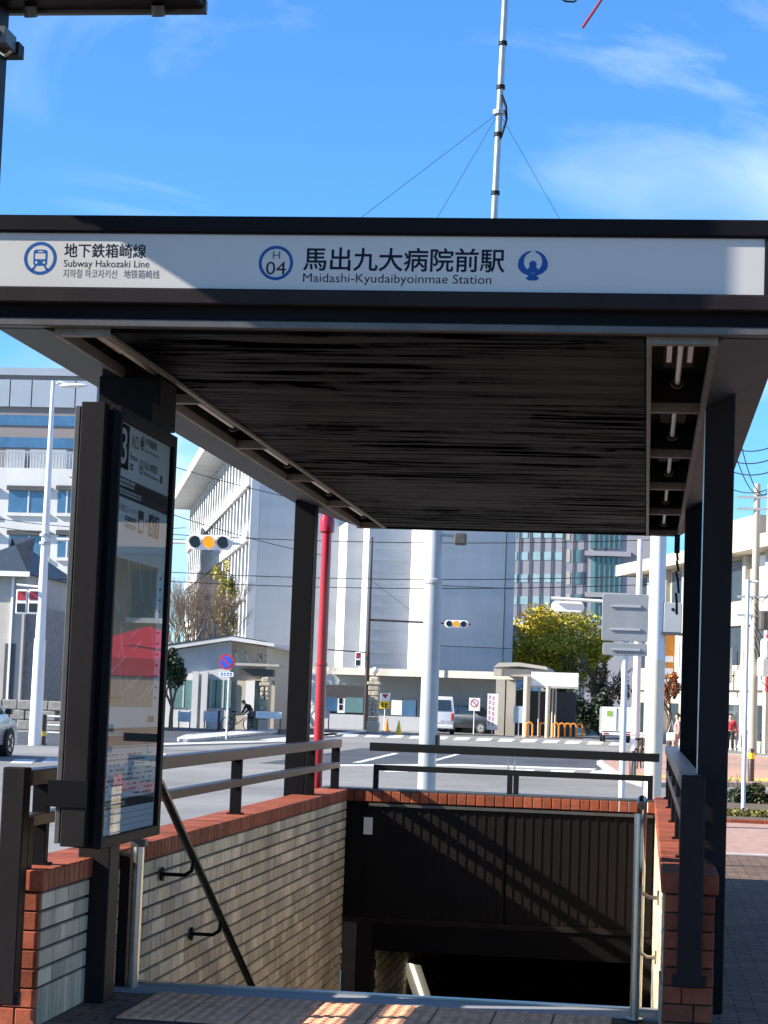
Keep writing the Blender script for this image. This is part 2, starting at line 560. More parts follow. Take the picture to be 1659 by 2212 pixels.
def side_wall(name, label, xi, xo, y0, y1, ztop, face, visible):
    """xi inner face, xo outer face"""
    w = thing(name, label, 'wall', ((xi+xo)/2, y0, 0))
    xa, xb = min(xi, xo), max(xi, xo)
    bx('core', xa+0.012, xb-0.012, y0+0.012, y1, -4.8, ztop-0.105, M_MORTAR, w)
    loc = w.location
    # cap of red headers
    cw = xb-xa+0.03
    c0 = None
    n = int((y1-y0)/0.09)
    for i in range(n):
        p = (0, i*0.09-0.015, ztop-0.1)
        if c0 is None:
            c0 = cap_mesh(cw, 0.088, 0.1, 'y').build('cap_brick', M_RED, w, world=False)
            c0.location = p
        else:
            copy_obj(c0, w, p)
    # inner tiles
    protos = {}
    cand = []
    z = ztop-0.105-CS
    row = 0
    while z > -1.6:
        y = y0+0.02 - (row % 2)*0.11
        while y < y1-0.05:
            L = random.choice(LENS)
            ya = max(y, y0+0.02)
            yb_ = min(y+L, y1)
            if yb_-ya > 0.03 and (z+CS) > 1.6-0.150*ya-0.1:
                low = z < 0.14 and ya < YS
                if not low:
                    cand.append((ya, yb_-ya, z))
            y += L
        z -= CS
        row += 1
    cand.sort(key=lambda c: c[0])
    rest = MB()
    for k, (ya, L, zz) in enumerate(cand):
        px = xi
        if k < 290 and visible:
            key = round(L, 3)
            if key not in protos:
                o = tile_box(L, face).build('tile', M_TILE, w, world=False)
                protos[key] = o
                o.location = (px-loc.x-0.012*face, ya-loc.y, zz)
            else:
                copy_obj(protos[key], w, (px-loc.x-0.012*face, ya-loc.y, zz))
        else:
            tb = tile_box(L, face)
            tb.v = [(q[0]+px-0.012*face, q[1]+ya, q[2]+zz) for q in tb.v]
            rest.add(tb.v, tb.f)
    if rest.v:
        tag(rest.build('tiles_far', M_TILE, w), kind='stuff')
    # upright tiles along the foot, before the steps begin
    zt = ztop-0.105-CS*5
    y = y0+0.03
    s0 = None
    while y < YS-0.08:
        p = (xi-loc.x, y-loc.y, 0.0)
        if s0 is None:
            s0 = MB().box(-0.012, 0.002, 0.003, 0.062, 0.004, zt-0.004).build('upright_tile', M_TILE, w, world=False)
            s0.location = p
        else:
            copy_obj(s0, w, p)
        y += 0.065
    # red end tiles towards the street
    z = ztop-0.105
    k = 0
    wd = xb-xa
    ta = MB().box(0.003, wd*0.62-0.004, -0.016, 0.02, 0.0035, CS-0.0035, 0.003)
    tb = MB().box(0.003, wd*0.38-0.002, -0.016, 0.05, 0.0035, CS-0.0035, 0.004)
    oa = ob = None
    while z > 0.02:
        for q in (0, 1):
            first = (q == 0) == (k % 2 == 0)
            if q == 0:
                xx = xa
                wide = first
            else:
                xx = xa + (wd*0.62 if k % 2 == 0 else wd*0.38)
                wide = not (k % 2 == 0)
            p = (xx-loc.x, 0.014, z-CS)
            if wide:
                if oa is None:
                    oa = ta.build('red_tile', M_RED, w, world=False)
                    oa.location = p
                else:
                    copy_obj(oa, w, p)
            else:
                if ob is None:
                    ob = tb.build('red_tile', M_RED, w, world=False)
                    ob.location = p
                else:
                    copy_obj(ob, w, p)
        z -= CS
        k += 1
    return w
lwall = side_wall('stair_wall', 'long cream-tiled stair wall with red brick cap left of the steps', XL, -3.08, 9.75, 20.05, 0.735, 1, True)
rwall = side_wall('stair_wall', 'stair wall with red brick end and cap right of the steps', XR, 0.37, 10.72, 20.05, 0.785, -1, False)
# the flank of the left wall down the passage below street level
bw = thing('rear_wall', 'dark ribbed brown panel wall closing the stairwell behind the steps', 'wall', (-1.35, YB+0.1, 0))
bx('core', XL-0.2, XR+0.22, YB+0.06, YB+0.26, -0.78, 0.62, M_MORTAR, bw)
c0 = None
for i in range(37):
    p = (XL-0.2+i*0.09+1.35, 0.06, 0.625)
    if c0 is None:
        c0 = MB().box(0.003, 0.087, -0.16, 0.14, 0, 0.1, 0.006).build('cap_brick', M_RED, bw, world=False)
        c0.location = p
    else:
        copy_obj(c0, bw, p)
bx('coping', XL-0.25, XR+0.25, YB+0.02, YB+0.33, 0.727, 0.747, M_TRIM, bw)
for x0, x1 in ((-2.60, -1.285), (-1.27, XR-0.02)):
    pn = bx('panel', x0, x1, YB, YB+0.05, -0.46, 0.615, M_LOUVER, bw)
    x = x0+0.03
    r0 = None
    while x < x1-0.03:
        if r0 is None:
            r0 = bx('rib', x, x+0.030, YB-0.007, YB-0.001, -0.455, 0.60, M_LOUVER, pn)
            xr = x
        else:
            copy_obj(r0, pn, (x-xr, 0, 0))
        x += 0.088
bx('side_panel', XL+0.005, -2.602, YB-0.02, YB+0.05, -0.46, 0.615, M_BRONZE_D, bw)
bx('top_trim', -2.60, XR-0.02, YB-0.03, YB-0.01, 0.585, 0.612, M_TRIM, bw)
bx('bottom_trim', XL+0.005, XR-0.02, YB-0.03, YB+0.04, -0.515, -0.463, M_BRONZE, bw)
bx('shutter_box', -2.53, XR-0.06, YB-0.01, YB+0.055, -0.77, -0.517, M_BRONZE_D, bw)
nt_ = bx('notice', at(787, 1766, Y=YB).x, at(806, 1766, Y=YB).x, YB-0.026, YB-0.0215, at(795, 1802, Y=YB).z, at(795, 1765, Y=YB).z, M_PAPER, bw)
for x0, x1 in ((XL+0.01, -2.675), (-2.665, -2.53), (-0.07, XR-0.01)):
    bx('shutter_guide', x0, x1, YB-0.015, YB+0.10, -4.6, -0.518, M_TRIM if x0 < -2.7 else M_BRONZE, bw)

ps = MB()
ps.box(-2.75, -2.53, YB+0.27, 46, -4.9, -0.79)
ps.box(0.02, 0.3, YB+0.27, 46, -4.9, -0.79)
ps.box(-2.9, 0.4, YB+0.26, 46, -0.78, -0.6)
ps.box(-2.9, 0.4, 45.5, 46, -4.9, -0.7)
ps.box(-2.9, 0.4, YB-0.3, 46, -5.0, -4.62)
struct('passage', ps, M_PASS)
pt = MB()
for k in range(28):
    y = YB+0.3+k*0.23
    for j in range(12):
        tb = tile_box(0.23, 1)
        pt.add([(q[0]-2.53, q[1]+y+(j % 2)*0.11, q[2]-0.9-j*CS) for q in tb.v], tb.f)
pw = tag(pt.build('passage_tiles', M_TILE), kind='stuff')
lp = thing('wall_lamp', 'lit cream wall lamp strip in the dark stair passage', 'lamp', at(900, 2120, Y=23.0))
q = [at(a, b, Y=23.0) for a, b in ((868, 2078), (908, 2086), (932, 2158), (893, 2153))]
MB().prism(q, (0, 0.03, 0)).build('housing', mat('lamp_housing', (0.55, 0.52, 0.42), 0.5, emit=0.12), lp)
q = [at(a, b, Y=22.985) for a, b in ((884, 2081), (892, 2083), (916, 2156), (909, 2155))]
MB().prism(q, (0, 0.01, 0)).build('tube', mat('lamp_tube', (1.0, 0.97, 0.85), 0.5, var=0, emit=0.9), lp)

# ---------------------------------------------------------------- canopy
cp = thing('entrance_canopy', 'dark bronze flat-roofed canopy over the subway stairs', 'canopy', (-1.35, 10.7, 0))
FX0, FX1 = -3.36, 0.62
Y0, Y1 = 9.3, 19.85
fr = bx('fascia_top', FX0, FX1, Y0-0.03, Y0+0.12, 3.708, 3.785, M_BRONZE_D, cp, 0.006)
bx('fascia_back', FX0, FX1, Y0+0.03, Y0+0.11, 3.27, 3.707, M_BRONZE_D, cp)
bx('fascia_bottom', FX0, FX1, Y0-0.04, Y0+0.029, 3.372, 3.443, M_BRONZE, cp, 0.006)
bx('fascia_lip', FX0, FX1, Y0+0.0, Y0+0.06, 3.268, 3.306, M_TRIM, cp, 0.005)
bx('fascia_end', FX1-0.126, FX1-0.002, Y0-0.028, Y0+0.028, 3.445, 3.706, M_BRONZE, cp)
bx('roof_deck', FX0+0.02, FX1-0.02, Y0+0.12, Y1+0.02, 3.56, 3.70, M_BRONZE_D, cp)
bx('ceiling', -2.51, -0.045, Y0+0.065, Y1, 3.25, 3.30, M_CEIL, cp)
bx('rear_edge', -2.80, 0.27, Y1, Y1+0.05, 3.235, 3.56, M_BRONZE_D, cp)
# inclined side soffits and outer fascias
for sx, (xi, xo) in (('l', (-2.785, FX0)), ('r', (0.285, FX1))):
    poly = [(xi, Y0+0.065, 3.25), (xo, Y0+0.065, 3.43), (xo, Y0+0.065, 3.46), (xi, Y0+0.065, 3.28)]
    nseg = 5
    for k in range(nseg):
        a = Y0+0.065+(Y1-Y0)*k/nseg
        pl = [(p[0], a, p[2]) for p in poly]
        MB().prism(pl, (0, (Y1-Y0)/nseg-0.008, 0)).build('soffit_panel', M_SOFFIT, cp)
    x0, x1 = (xo-0.002, xo+0.04) if sx == 'l' else (xo-0.04, xo+0.002)
    bx('side_fascia', x0, x1, Y0+0.125, Y1+0.04, 3.462, 3.70, M_BRONZE, cp)
# light bays
M_BAY = mat('bay_frame_grey', (0.16, 0.15, 0.13), 0.5, 0.2, 0.3, 14)
YB_ = [9.40, 11.58, 13.67, 15.68, 17.72, 19.84]
for (xa, xb) in ((-2.775, -2.525), (-0.03, 0.27)):
    bx('bay_rail', xa-0.008, xa+0.016, Y0+0.07, Y1-0.002, 3.236, 3.29, M_BAY, cp)
    bx('bay_rail', xb-0.016, xb+0.012, Y0+0.07, Y1-0.002, 3.236, 3.29, M_BAY, cp)
    bx('bay_top', xa, xb, Y0+0.13, Y1-0.002, 3.44, 3.46, M_BLACK, cp)
    bx('bay_side', xa-0.006, xa, Y0+0.13, Y1-0.002, 3.30, 3.439, M_BLACK, cp)
    bx('bay_side', xb, xb+0.006, Y0+0.13, Y1-0.002, 3.30, 3.439, M_BLACK, cp)
    for k, yy in enumerate(YB_):
        bx('bay_bar', xa+0.017, xb-0.017, yy-0.03, yy+0.03 if k < 5 else yy+0.005, 3.238, 3.29, M_BAY, cp)
    for yy in YB_[1:5]:
        bx('bay_divider', xa+0.001, xb-0.001, yy-0.02, yy+0.02, 3.2905, 3.4385, M_BLACK, cp)
    xc = (xa+xb)/2
    for k in range(5):
        ya, yb = YB_[k]+0.05, YB_[k]+(YB_[k+1]-YB_[k])*0.66
        lm = MB().box(xc-0.075, xc+0.075, ya, yb, 3.37, 3.438).build('lamp_batten', M_BRONZE_D, cp)
        MB().cyl((xc, ya, 3.295), (xc, yb, 3.295), 0.014, n=10).build('lamp_tube', mat('unlit_tube', (0.75, 0.73, 0.68), 0.3, 0, 0) if (k == 0 and xa < -1) else bpy.data.materials['unlit_tube'], lm)
        for sx in (-1, 1):
            MB().box(xc+sx*0.05-0.012, xc+sx*0.05+0.012, ya, ya+(yb-ya)*(0.62 if k == 0 else 0.3), 3.310, 3.369).build('reflector', bpy.data.materials['unlit_tube'], lm)
        MB().lathe([(0.034, -0.006), (0.034, 0.006), (0.026, 0.007), (0.026, -0.005)], (0, 0, 0), 14).xf(Matrix.Translation((xc, yb+0.03, 3.295)) @ Matrix.Rotation(R(72), 4, 'X')).build('lamp_ring', M_TRIM, lm)
# posts
POSTS = [(-2.885, -2.715, 10.62, 10.82), (0.285, 0.445, 11.45, 11.65), (-3.17, -2.985, 18.45, 18.65), (0.285, 0.445, 17.4, 17.6)]
for (xa, xb, ya, yb) in POSTS:
    bx('post', xa, xb, ya, yb, 0.0, 3.30 if xb < 0 and ya < 12 else 3.36, M_BRONZE_D if ya > 17 else M_BRONZE, cp, 0.006)
bx('bracket_box', -2.89, -2.56, 10.60, 10.98, 2.99, 3.24, M_BRONZE_D, cp, 0.005)
bx('post_trim', 0.278, 0.284, 11.44, 11.452, 0.3, 3.28, M_STEEL, cp)
cj = MB()
for k in range(7):
    cj.cyl((0.255+0.012*random.uniform(-1, 1), 19.5, 3.18-k*0.1), (0.255+0.02*random.uniform(-1, 1), 19.5, 3.08-k*0.1), 0.012, n=6)
cj.box(0.225, 0.275, 19.46, 19.54, 3.05, 3.22)
cj.build('hanging_cable', M_BLACK, cp)

# ---------------------------------------------------------------- station name sign
sg = thing('station_sign', 'long white station name sign with blue emblems on the canopy front', 'sign', (-1.4, Y0, 3.45))
SY = Y0-0.006
MB().box(FX0+0.01, 0.474, SY, SY+0.034, 3.449, 3.703).build('panel', M_SIGN, sg)
for (a, b, c, d) in ((FX0+0.01, 0.474, 3.4435, 3.4485), (FX0+0.01, 0.474, 3.7035, 3.7075)):
    bx('frame', a, b, SY-0.012, SY+0.03, c, d, M_BLACK, sg)
bx('frame', 0.4745, 0.492, SY-0.012, SY+0.03, 3.4435, 3.7075, M_BLACK, sg)
TY = SY-0.0006
def sp(u, v):
    return at(u, v, Y=TY)
def sign_text(body, u0, u1, v0, v1, m=M_INK, bold=0.0, name='lettering'):
    a, b, c = sp(u0, v1), sp(u1, v1), sp(u0, v0)
    return text_fit(name, body, (a.x, TY, a.z), (1, 0, 0), (0, 0, 1), b.x-a.x, c.z-a.z, m, sg, bold)
def sring(u, v, r0, r1, m, name='ring', n=40):
    c = sp(u, v)
    k = TY/FPX*1.0
    mb = MB()
    for i in range(n):
        a, b = 2*math.pi*i/n, 2*math.pi*(i+1)/n
        P = lambda r, t: (c.x+r*k*math.cos(t), TY, c.z+r*k*math.sin(t))
        mb.quad(P(r0, a), P(r1, a), P(r1, b), P(r0, b))
    return mb.build(name, m, sg)
sring(87, 558, 30.5, 38, M_BLUE)
def spoly(c, pts, m, name, dy=0.0):
    k = TY/FPX
    return MB().quad(*[(c.x+x*k, TY-dy, c.z+y*k) for x, y in pts]).build(name, m, sg)
c = sp(87, 558)
def rrect(x0, x1, y0, y1, r, n=4):
    out = []
    for (cx, cy, a0) in ((x1-r, y1-r, 0), (x0+r, y1-r, 90), (x0+r, y0+r, 180), (x1-r, y0+r, 270)):
        for i in range(n+1):
            t = R(a0+90*i/n)
            out.append((cx+r*math.cos(t), cy+r*math.sin(t)))
    return out
spoly(c, rrect(-16, 16, -17, 20, 6), M_BLUE, 'train_icon')
spoly(c, rrect(-12, 12, -2, 11, 2), M_SIGN, 'train_window', 0.0004)
spoly(c, rrect(-6, 6, 14, 16.5, 1), M_SIGN, 'train_window', 0.0004)
for sx in (-1, 1):
    spoly(c, [(sx*9+3*math.cos(R(t)), -9.5+3*math.sin(R(t))) for t in range(0, 360, 30)], M_SIGN, 'train_light', 0.0004)
    spoly(c, [(sx*8, -17), (sx*13, -17), (sx*21, -27), (sx*14, -27)][::sx], M_BLUE, 'rail')
sign_text('地下鉄箱崎線', 138, 315, 525, 556, M_INK, 0.012)
sign_text('Subway Hakozaki Line', 137, 322, 561, 581, M_INK)
sign_text('지하철 하코자키선   地铁箱崎线', 136, 344, 581, 600, M_INKG)
sring(596, 568, 32, 39, M_BLUE)
sign_text('H', 589, 605, 543, 559, M_INKG, 0.01)
sign_text('04', 574, 617, 565, 593, M_INK)
sign_text('馬出九大病院前駅', 654, 1090, 533, 585, M_INK, 0.014)
sign_text('Maidashi-Kyudaibyoinmae Station', 654, 1061, 590, 615, M_INK)
c = sp(1151, 574)
for s in (-1, 1):   # two wings curling up into a crescent, a body and a tail
    w = []
    for i in range(13):
        t = R(86-i*16.5)
        w.append((33*math.cos(t)*s*1.0, 2+33*math.sin(t)*(0.97 if i < 7 else 0.75)))
    inner = []
    for i in range(9):
        t = R(-62+i*17.5)
        inner.append(((4+16.5*math.cos(t))*s*0.98, 9+20*math.sin(t)))
    pts = w[:11]+[(5*s, -17)]+[(3*s, -12)]+inner
    spoly(c, pts if s < 0 else pts[::-1], M_BLUE, 'emblem_wing')
spoly(c, [(0, 11), (-5, 10), (-8.5, 4), (-7, -2), (-12, -9), (-5, -16), (5, -16), (12, -9), (7, -2), (8.5, 4), (5, 10)], M_BLUE, 'emblem_body', 0.0004)
spoly(c, [(-5, -17), (5, -17), (15, -29), (8, -33), (-8, -33), (-15, -29)], M_BLUE, 'emblem_tail', 0.0004)
# ---------------------------------------------------------------- railings on the walls
M_RAIL = mat('rail_bronze', (0.030, 0.024, 0.021), 0.38, 0.3, 0.15, 3)
def railing(name, label, xa, xb, y0, y1, zt, base, posts, front):
    r = thing(name, label, 'railing', ((xa+xb)/2, y0, base))
    bx('top_rail', xa, xb, y0+0.115, y1, zt-0.075, zt, M_RAIL, r, 0.004)
    bx('mid_rail', xa+0.01, xb-0.01, y0+0.10, y1, zt-0.27, zt-0.215, M_RAIL, r, 0.003)
    for yy in posts:
        p = bx('post', xa+0.012, xb-0.012, yy-0.03, yy+0.03, base+0.002, zt-0.0755, M_BRONZE_D, r, 0.003)
        bx('base_plate', xa-0.005, xb+0.005, yy-0.055, yy+0.055, base, base+0.01, M_BRONZE_D, p)
    bx('end_post', xa-0.005, xb+0.005, y0-0.02, y0+0.085, front, zt+0.015, M_BRONZE, r, 0.006)
    bx('bolt_plate', xa-0.03, xb+0.03, y0-0.012, y0+0.01, front+0.0, front+0.06, M_BRONZE, r)
    return r
lr = railing('railing', 'bronze two-bar railing along the cap of the left stair wall', -2.985, -2.885, 9.62, 20.0, 1.205, 0.735, (10.08, 11.9, 15.05, 18.45, 19.95), 0.12)
bx('short_post', -2.985, -2.89, 9.74, 9.82, 0.735, 0.98, M_BRONZE, lr, 0.004)
rr = railing('railing', 'bronze two-bar railing with tall end post on the right stair wall', 0.19, 0.30, 10.60, 19.9, 1.265, 0.785, (11.9, 13.6, 15.6, 17.8, 19.7), 0.24)
rb = thing('railing', 'black railing with double bars on the wall behind the stairs', 'railing', (-1.25, YB+0.12, 0.747))
bx('top_rail', -2.63, 0.14, YB+0.09, YB+0.15, 1.105, 1.185, M_BLACK, rb, 0.004)
bx('mid_rail', -2.585, 0.085, YB+0.095, YB+0.145, 0.92, 0.975, M_BLACK, rb, 0.003)
for x in (-2.585, -1.295, -1.235, 0.035):
    bx('post', x, x+0.05, YB+0.096, YB+0.144, 0.7475, 0.9195, M_BLACK, rb)
for x in (-2.07, -1.99, -1.29, -1.23, -0.1):
    MB().cyl((x, YB+0.12, 0.975), (x, YB+0.12, 1.105), 0.007, n=8).build('strut', M_STEEL, rb)

# ---------------------------------------------------------------- stair handrails
M_HANDR = mat('dark_handrail', (0.02, 0.02, 0.022), 0.25, 0.6, 0.1, 8)
def handrail(label, x, wx, m, mb):
    h = thing('handrail', label, 'handrail', (x, 11.2, 0))
    k = 0.49
    pts = [(x, 11.08, 1.10), (x, 11.14, 1.125), (x, 11.22, 1.11)]
    for i in range(1, 30):
        pts.append((x, 11.22+i*0.28, 1.11-i*0.28*k*1.0))
    MB().tube(pts, 0.026, 10).build('rail', m, h, smooth=True)
    s = 1 if wx > x else -1
    for yy in (12.2, 13.1, 14.2, 15.3, 16.4):
        z = 1.11-(yy-11.22)*k
        b = MB().tube([(x, yy, z-0.02), (x+s*0.01, yy, z-0.075), (x+s*0.05, yy, z-0.10), (wx, yy, z-0.10)], 0.012, 8).build('bracket', mb, h, smooth=True)
        MB().cyl((wx-s*0.012, yy, z-0.10), (wx, yy, z-0.10), 0.042, n=14).build('rosette', mb, b)
    return h
handrail('dark sloping handrail bracketed to the cream-tiled left stair wall', -2.615, XL+0.015, M_HANDR, M_BRONZE_D)
hr2 = handrail('brushed steel handrail descending along the right stair wall', -0.005, XR-0.012, M_STEEL, M_STEEL)
pp = thing('steel_post', 'upright brushed steel post at the head of the stairs beside the wall', 'post', (-2.70, 11.18, 0))
MB().cyl((-2.70, 11.18, 0.012), (-2.70, 11.18, 0.76), 0.030, n=16).build('shaft', M_STEEL, pp, smooth=True)
bx('wall_channel', -2.80, -2.745, 11.18, 11.24, 0.012, 0.72, M_BRONZE, pp)
bx('clamp', -2.745, -2.66, 11.15, 11.21, 0.761, 0.80, M_TRIM, pp, 0.004)
ps2 = thing('steel_post', 'upright brushed steel post at the head of the stairs by the right wall', 'post', (-0.02, 11.0, 0))
MB().cyl((-0.02, 11.0, 0.013), (-0.02, 11.0, 1.06), 0.024, n=16).build('shaft', M_STEEL, ps2, smooth=True)
MB().lathe([(0.045, 0.013), (0.045, 0.02), (0.026, 0.024)], (-0.02, 11.0, 0), 14).build('foot', M_STEEL, ps2)

# ---------------------------------------------------------------- information board hung at the left post
kb = thing('information_board', 'tall narrow information board with posters behind glass at the left post', 'board', (-2.56, 9.97, 0.86))
KX = -2.46
ky0, ky1, kz0, kz1 = 9.40, 10.57, 0.872, 2.918
bx('back_case', -2.585, KX-0.03, ky0+0.03, ky1, kz0, kz1, M_BRONZE_D, kb, 0.004)
for (a, b, c, d) in ((ky0, ky0+0.035, kz0, kz1), (ky1-0.06, ky1, kz0, kz1)):
    bx('frame_side', KX-0.029, KX+0.012, a, b, c, d, M_BRONZE_D, kb, 0.003)
for (c, d) in ((kz0, kz0+0.05), (kz1-0.06, kz1)):
    bx('frame_rail', KX-0.029, KX+0.012, ky0+0.036, ky1-0.061, c, d, M_BRONZE_D, kb, 0.003)
# front pilasters
bx('pilaster', -2.625, -2.512, ky0-0.06, ky0+0.02, kz0+0.01, kz1+0.005, M_BRONZE, kb, 0.004)
bx('pilaster', -2.665, -2.640, ky0-0.02, ky0+0.06, kz0+0.02, kz1-0.01, M_TRIM, kb, 0.003)
bx('pilaster_core', -2.64, -2.626, ky0-0.01, ky0+0.5, kz0+0.02, kz1-0.01, M_BLACK, kb)
bx('side_band', -2.692, -2.507, ky0-0.066, ky0+0.03, 1.06, 1.18, M_BRONZE_D, kb)
bx('hanger', -2.60, -2.50, 10.2, 10.62, kz1, 3.05, M_BRONZE_D, kb)
bx('poster_sheet', KX-0.0295, KX-0.012, ky0+0.037, ky1-0.062, kz0+0.051, kz1-0.061, M_PAPER, kb)
PX = KX-0.0105
def kp(u, v):
    return at(u, v, X=PX)
def krect(u0, u1, v0, v1, m, name, lift=0.0):
    a, b, c, d = kp(u0, v1), kp(u1, v1), kp(u0, v0), kp(u1, v0)
    zt, zb = (c.z+d.z)/2, (a.z+b.z)/2
    return MB().quad((PX+lift, a.y, zb), (PX+lift, b.y, zb), (PX+lift, b.y, zt), (PX+lift, a.y, zt)).build(name, m, kb)
def kyz(y0, y1, z0, z1, m, name, lift=0.0):
    return MB().quad((PX+lift, y0, z0), (PX+lift, y1, z0), (PX+lift, y1, z1), (PX+lift, y0, z1)).build(name, m, kb)
def ktext(body, y0, y1, z0, z1, m=M_BLACK, lift=0.001, bold=0.0):
    return text_fit('lettering', body, (PX+lift, y0, z0), (0, 1, 0), (0, 0, 1), y1-y0, z1-z0, m, kb, bold)
def kmarks(n, y0, y1, z0, z1, m=M_BLACK, lift=0.001):
    return print_marks('small_print', (PX+lift, y0, z0), (0, 1, 0), (0, 0, 1), y1-y0, z1-z0, n, m, kb)
Ya, Yb = ky0+0.04, ky1-0.065           # usable width, ~1.06 m
kyz(Ya, Ya+0.215, 2.64, 2.85, M_BLACK, 'number_panel')
ktext('3', Ya+0.055, Ya+0.17, 2.66, 2.83, M_PAPER, 0.002, 0.01)
ktext('入口', Ya+0.25, Ya+0.39, 2.755, 2.825)
ktext('Entrance', Ya+0.25, Ya+0.40, 2.70, 2.73, M_INKG)
kmarks(2, Ya+0.25, Ya+0.31, 2.65, 2.68, M_INKG)
def kring(yc, zc, r):
    mb = MB()
    for i in range(24):
        a, b = 2*math.pi*i/24, 2*math.pi*(i+1)/24
        P = lambda q, t: (PX+0.001, yc+q*math.cos(t), zc+q*math.sin(t))
        mb.quad(P(r*0.8, a), P(r, a), P(r, b), P(r*0.8, b))
    mb.build('ring', M_BAND, kb)
kring(Ya+0.47, 2.80, 0.035)
kyz(Ya+0.455, Ya+0.485, 2.785, 2.815, M_BAND, 'icon', 0.001)
kring(Ya+0.47, 2.685, 0.035)
ktext('04', Ya+0.45, Ya+0.49, 2.672, 2.692, M_BAND)
ktext('地下鉄箱崎線', Ya+0.53, Ya+0.77, 2.80, 2.84)
ktext('Subway Hakozaki Line', Ya+0.53, Ya+0.83, 2.765, 2.785, M_INKG)
ktext('馬出九大病院前駅', Ya+0.53, Ya+0.80, 2.685, 2.725)
ktext('Maidashi-Kyudaibyoinmae', Ya+0.53, Ya+0.84, 2.65, 2.67, M_INKG)
kyz(Ya+0.88, Ya+0.92, 2.65, 2.69, M_BAND, 'emblem', 0.001)
kyz(Ya, Yb, 2.505, 2.60, M_BAND, 'band')
kmarks(9, Ya+0.03, Ya+0.36, 2.56, 2.592, M_PAPER)
kmarks(18, Ya+0.03, Ya+0.5, 2.52, 2.545, M_PAPER)
ktext('地下鉄エレベーター', Ya+0.05, Ya+0.42, 2.44, 2.475, M_INKG)
kmarks(12, Ya+0.2, Ya+0.42, 2.405, 2.425, M_INKG)
kmarks(9, Ya+0.2, Ya+0.42, 2.37, 2.39, M_INKG)
for a, b in ((0.46, 0.57), (0.68, 0.78), (0.80, 0.90)):
    kyz(Ya+a, Ya+b, 2.365, 2.475, M_BAND, 'icon_square')
kyz(Ya+0.475, Ya+0.555, 2.38, 2.43, M_PAPER, 'icon', 0.001)
ktext('→', Ya+0.595, Ya+0.66, 2.40, 2.44)
ktext('6', Ya+0.705, Ya+0.755, 2.38, 2.46, M_PAPER, 0.002, 0.01)
ktext('7', Ya+0.825, Ya+0.875, 2.38, 2.46, M_PAPER, 0.002, 0.01)
M_MAP = mat('map_beige', (0.36, 0.30, 0.20), 0.6, 0, 0.08, 8)
M_MAPR = mat('map_road', (0.58, 0.56, 0.50), 0.6, 0, 0)
# area map poster
kyz(Ya+0.05, Yb-0.13, 1.52, 2.22, M_MAP, 'area_map')
rd = MB()
for k in range(16):
    y = random.uniform(Ya+0.07, Yb-0.16)
    z = random.uniform(1.55, 2.2)
    a = random.choice((0.3, 0.35, 1.2, 1.9, 2.0, -0.6))
    L = random.uniform(0.15, 0.3)
    for s in (-1, 1):
        pass
    dy, dz = math.cos(a)*L/2, math.sin(a)*L/2
    p0y, p1y = max(Ya+0.055, y-dy), min(Yb-0.135, y+dy)
    p0z, p1z = max(1.525, min(2.215, z-dz)), max(1.525, min(2.215, z+dz))
    d = Vector((p1y-p0y, p1z-p0z))
    nn = Vector((-d.y, d.x)).normalized()*0.007
    rd.quad((PX+0.001, p0y-nn.x, p0z-nn.y), (PX+0.001, p1y-nn.x, p1z-nn.y), (PX+0.001, p1y+nn.x, p1z+nn.y), (PX+0.001, p0y+nn.x, p0z+nn.y))
rd.build('map_roads', M_MAPR, kb)
kyz(Ya+0.06, Ya+0.3, 1.56, 1.565, M_RED, 'map_line', 0.0015)
for k in range(12):
    kyz(Yb-0.11, Yb-0.06, 1.56+k*0.055, 1.572+k*0.055, M_INKG, 'map_index', 0.001)
kyz(Yb-0.22, Yb-0.10, 1.445, 1.475, M_BAND, 'map_key', 0.001)
kyz(Ya, Yb, 1.335, 1.42, M_BAND, 'band')
kmarks(10, Ya+0.04, Ya+0.36, 1.385, 1.405, M_PAPER)
# timetable with thin rows
kyz(Ya+0.02, Yb-0.02, 1.325, 1.329, M_INKG, 'rule', 0.001)
for r_ in range(9):
    z = 1.29-r_*0.024
    w = Ya+0.03
    row = MB()
    while w < Yb-0.1:
        L = random.uniform(0.02, 0.06)
        if random.random() < 0.7:
            row.quad((PX+0.001, w, z), (PX+0.001, w+L, z), (PX+0.001, w+L, z+0.008), (PX+0.001, w, z+0.008))
        w += L+0.02
    row.build('timetable_row', M_INKG, kb)
kyz(Ya, Yb-0.01, 1.04, 1.085, M_BAND, 'band')
kmarks(12, Ya+0.04, Ya+0.46, 1.052, 1.072, M_PAPER)
for k in range(3):
    kyz(Ya+0.02, Yb-0.03, 0.955+k*0.028, 0.957+k*0.028, M_INKG, 'rule', 0.001)
    kmarks(2, Ya+0.05, Ya+0.09, 0.962+k*0.026, 0.978+k*0.026, M_INKG)
    kmarks(4, Ya+0.16, Ya+0.24, 0.962+k*0.026, 0.978+k*0.026, M_INKG)
MB().quad((KX, ky0+0.034, kz0+0.04), (KX, ky1-0.059, kz0+0.04), (KX, ky1-0.059, kz1-0.05), (KX, ky0+0.034, kz1-0.05)).build('glass_pane', M_CLEAR, kb)

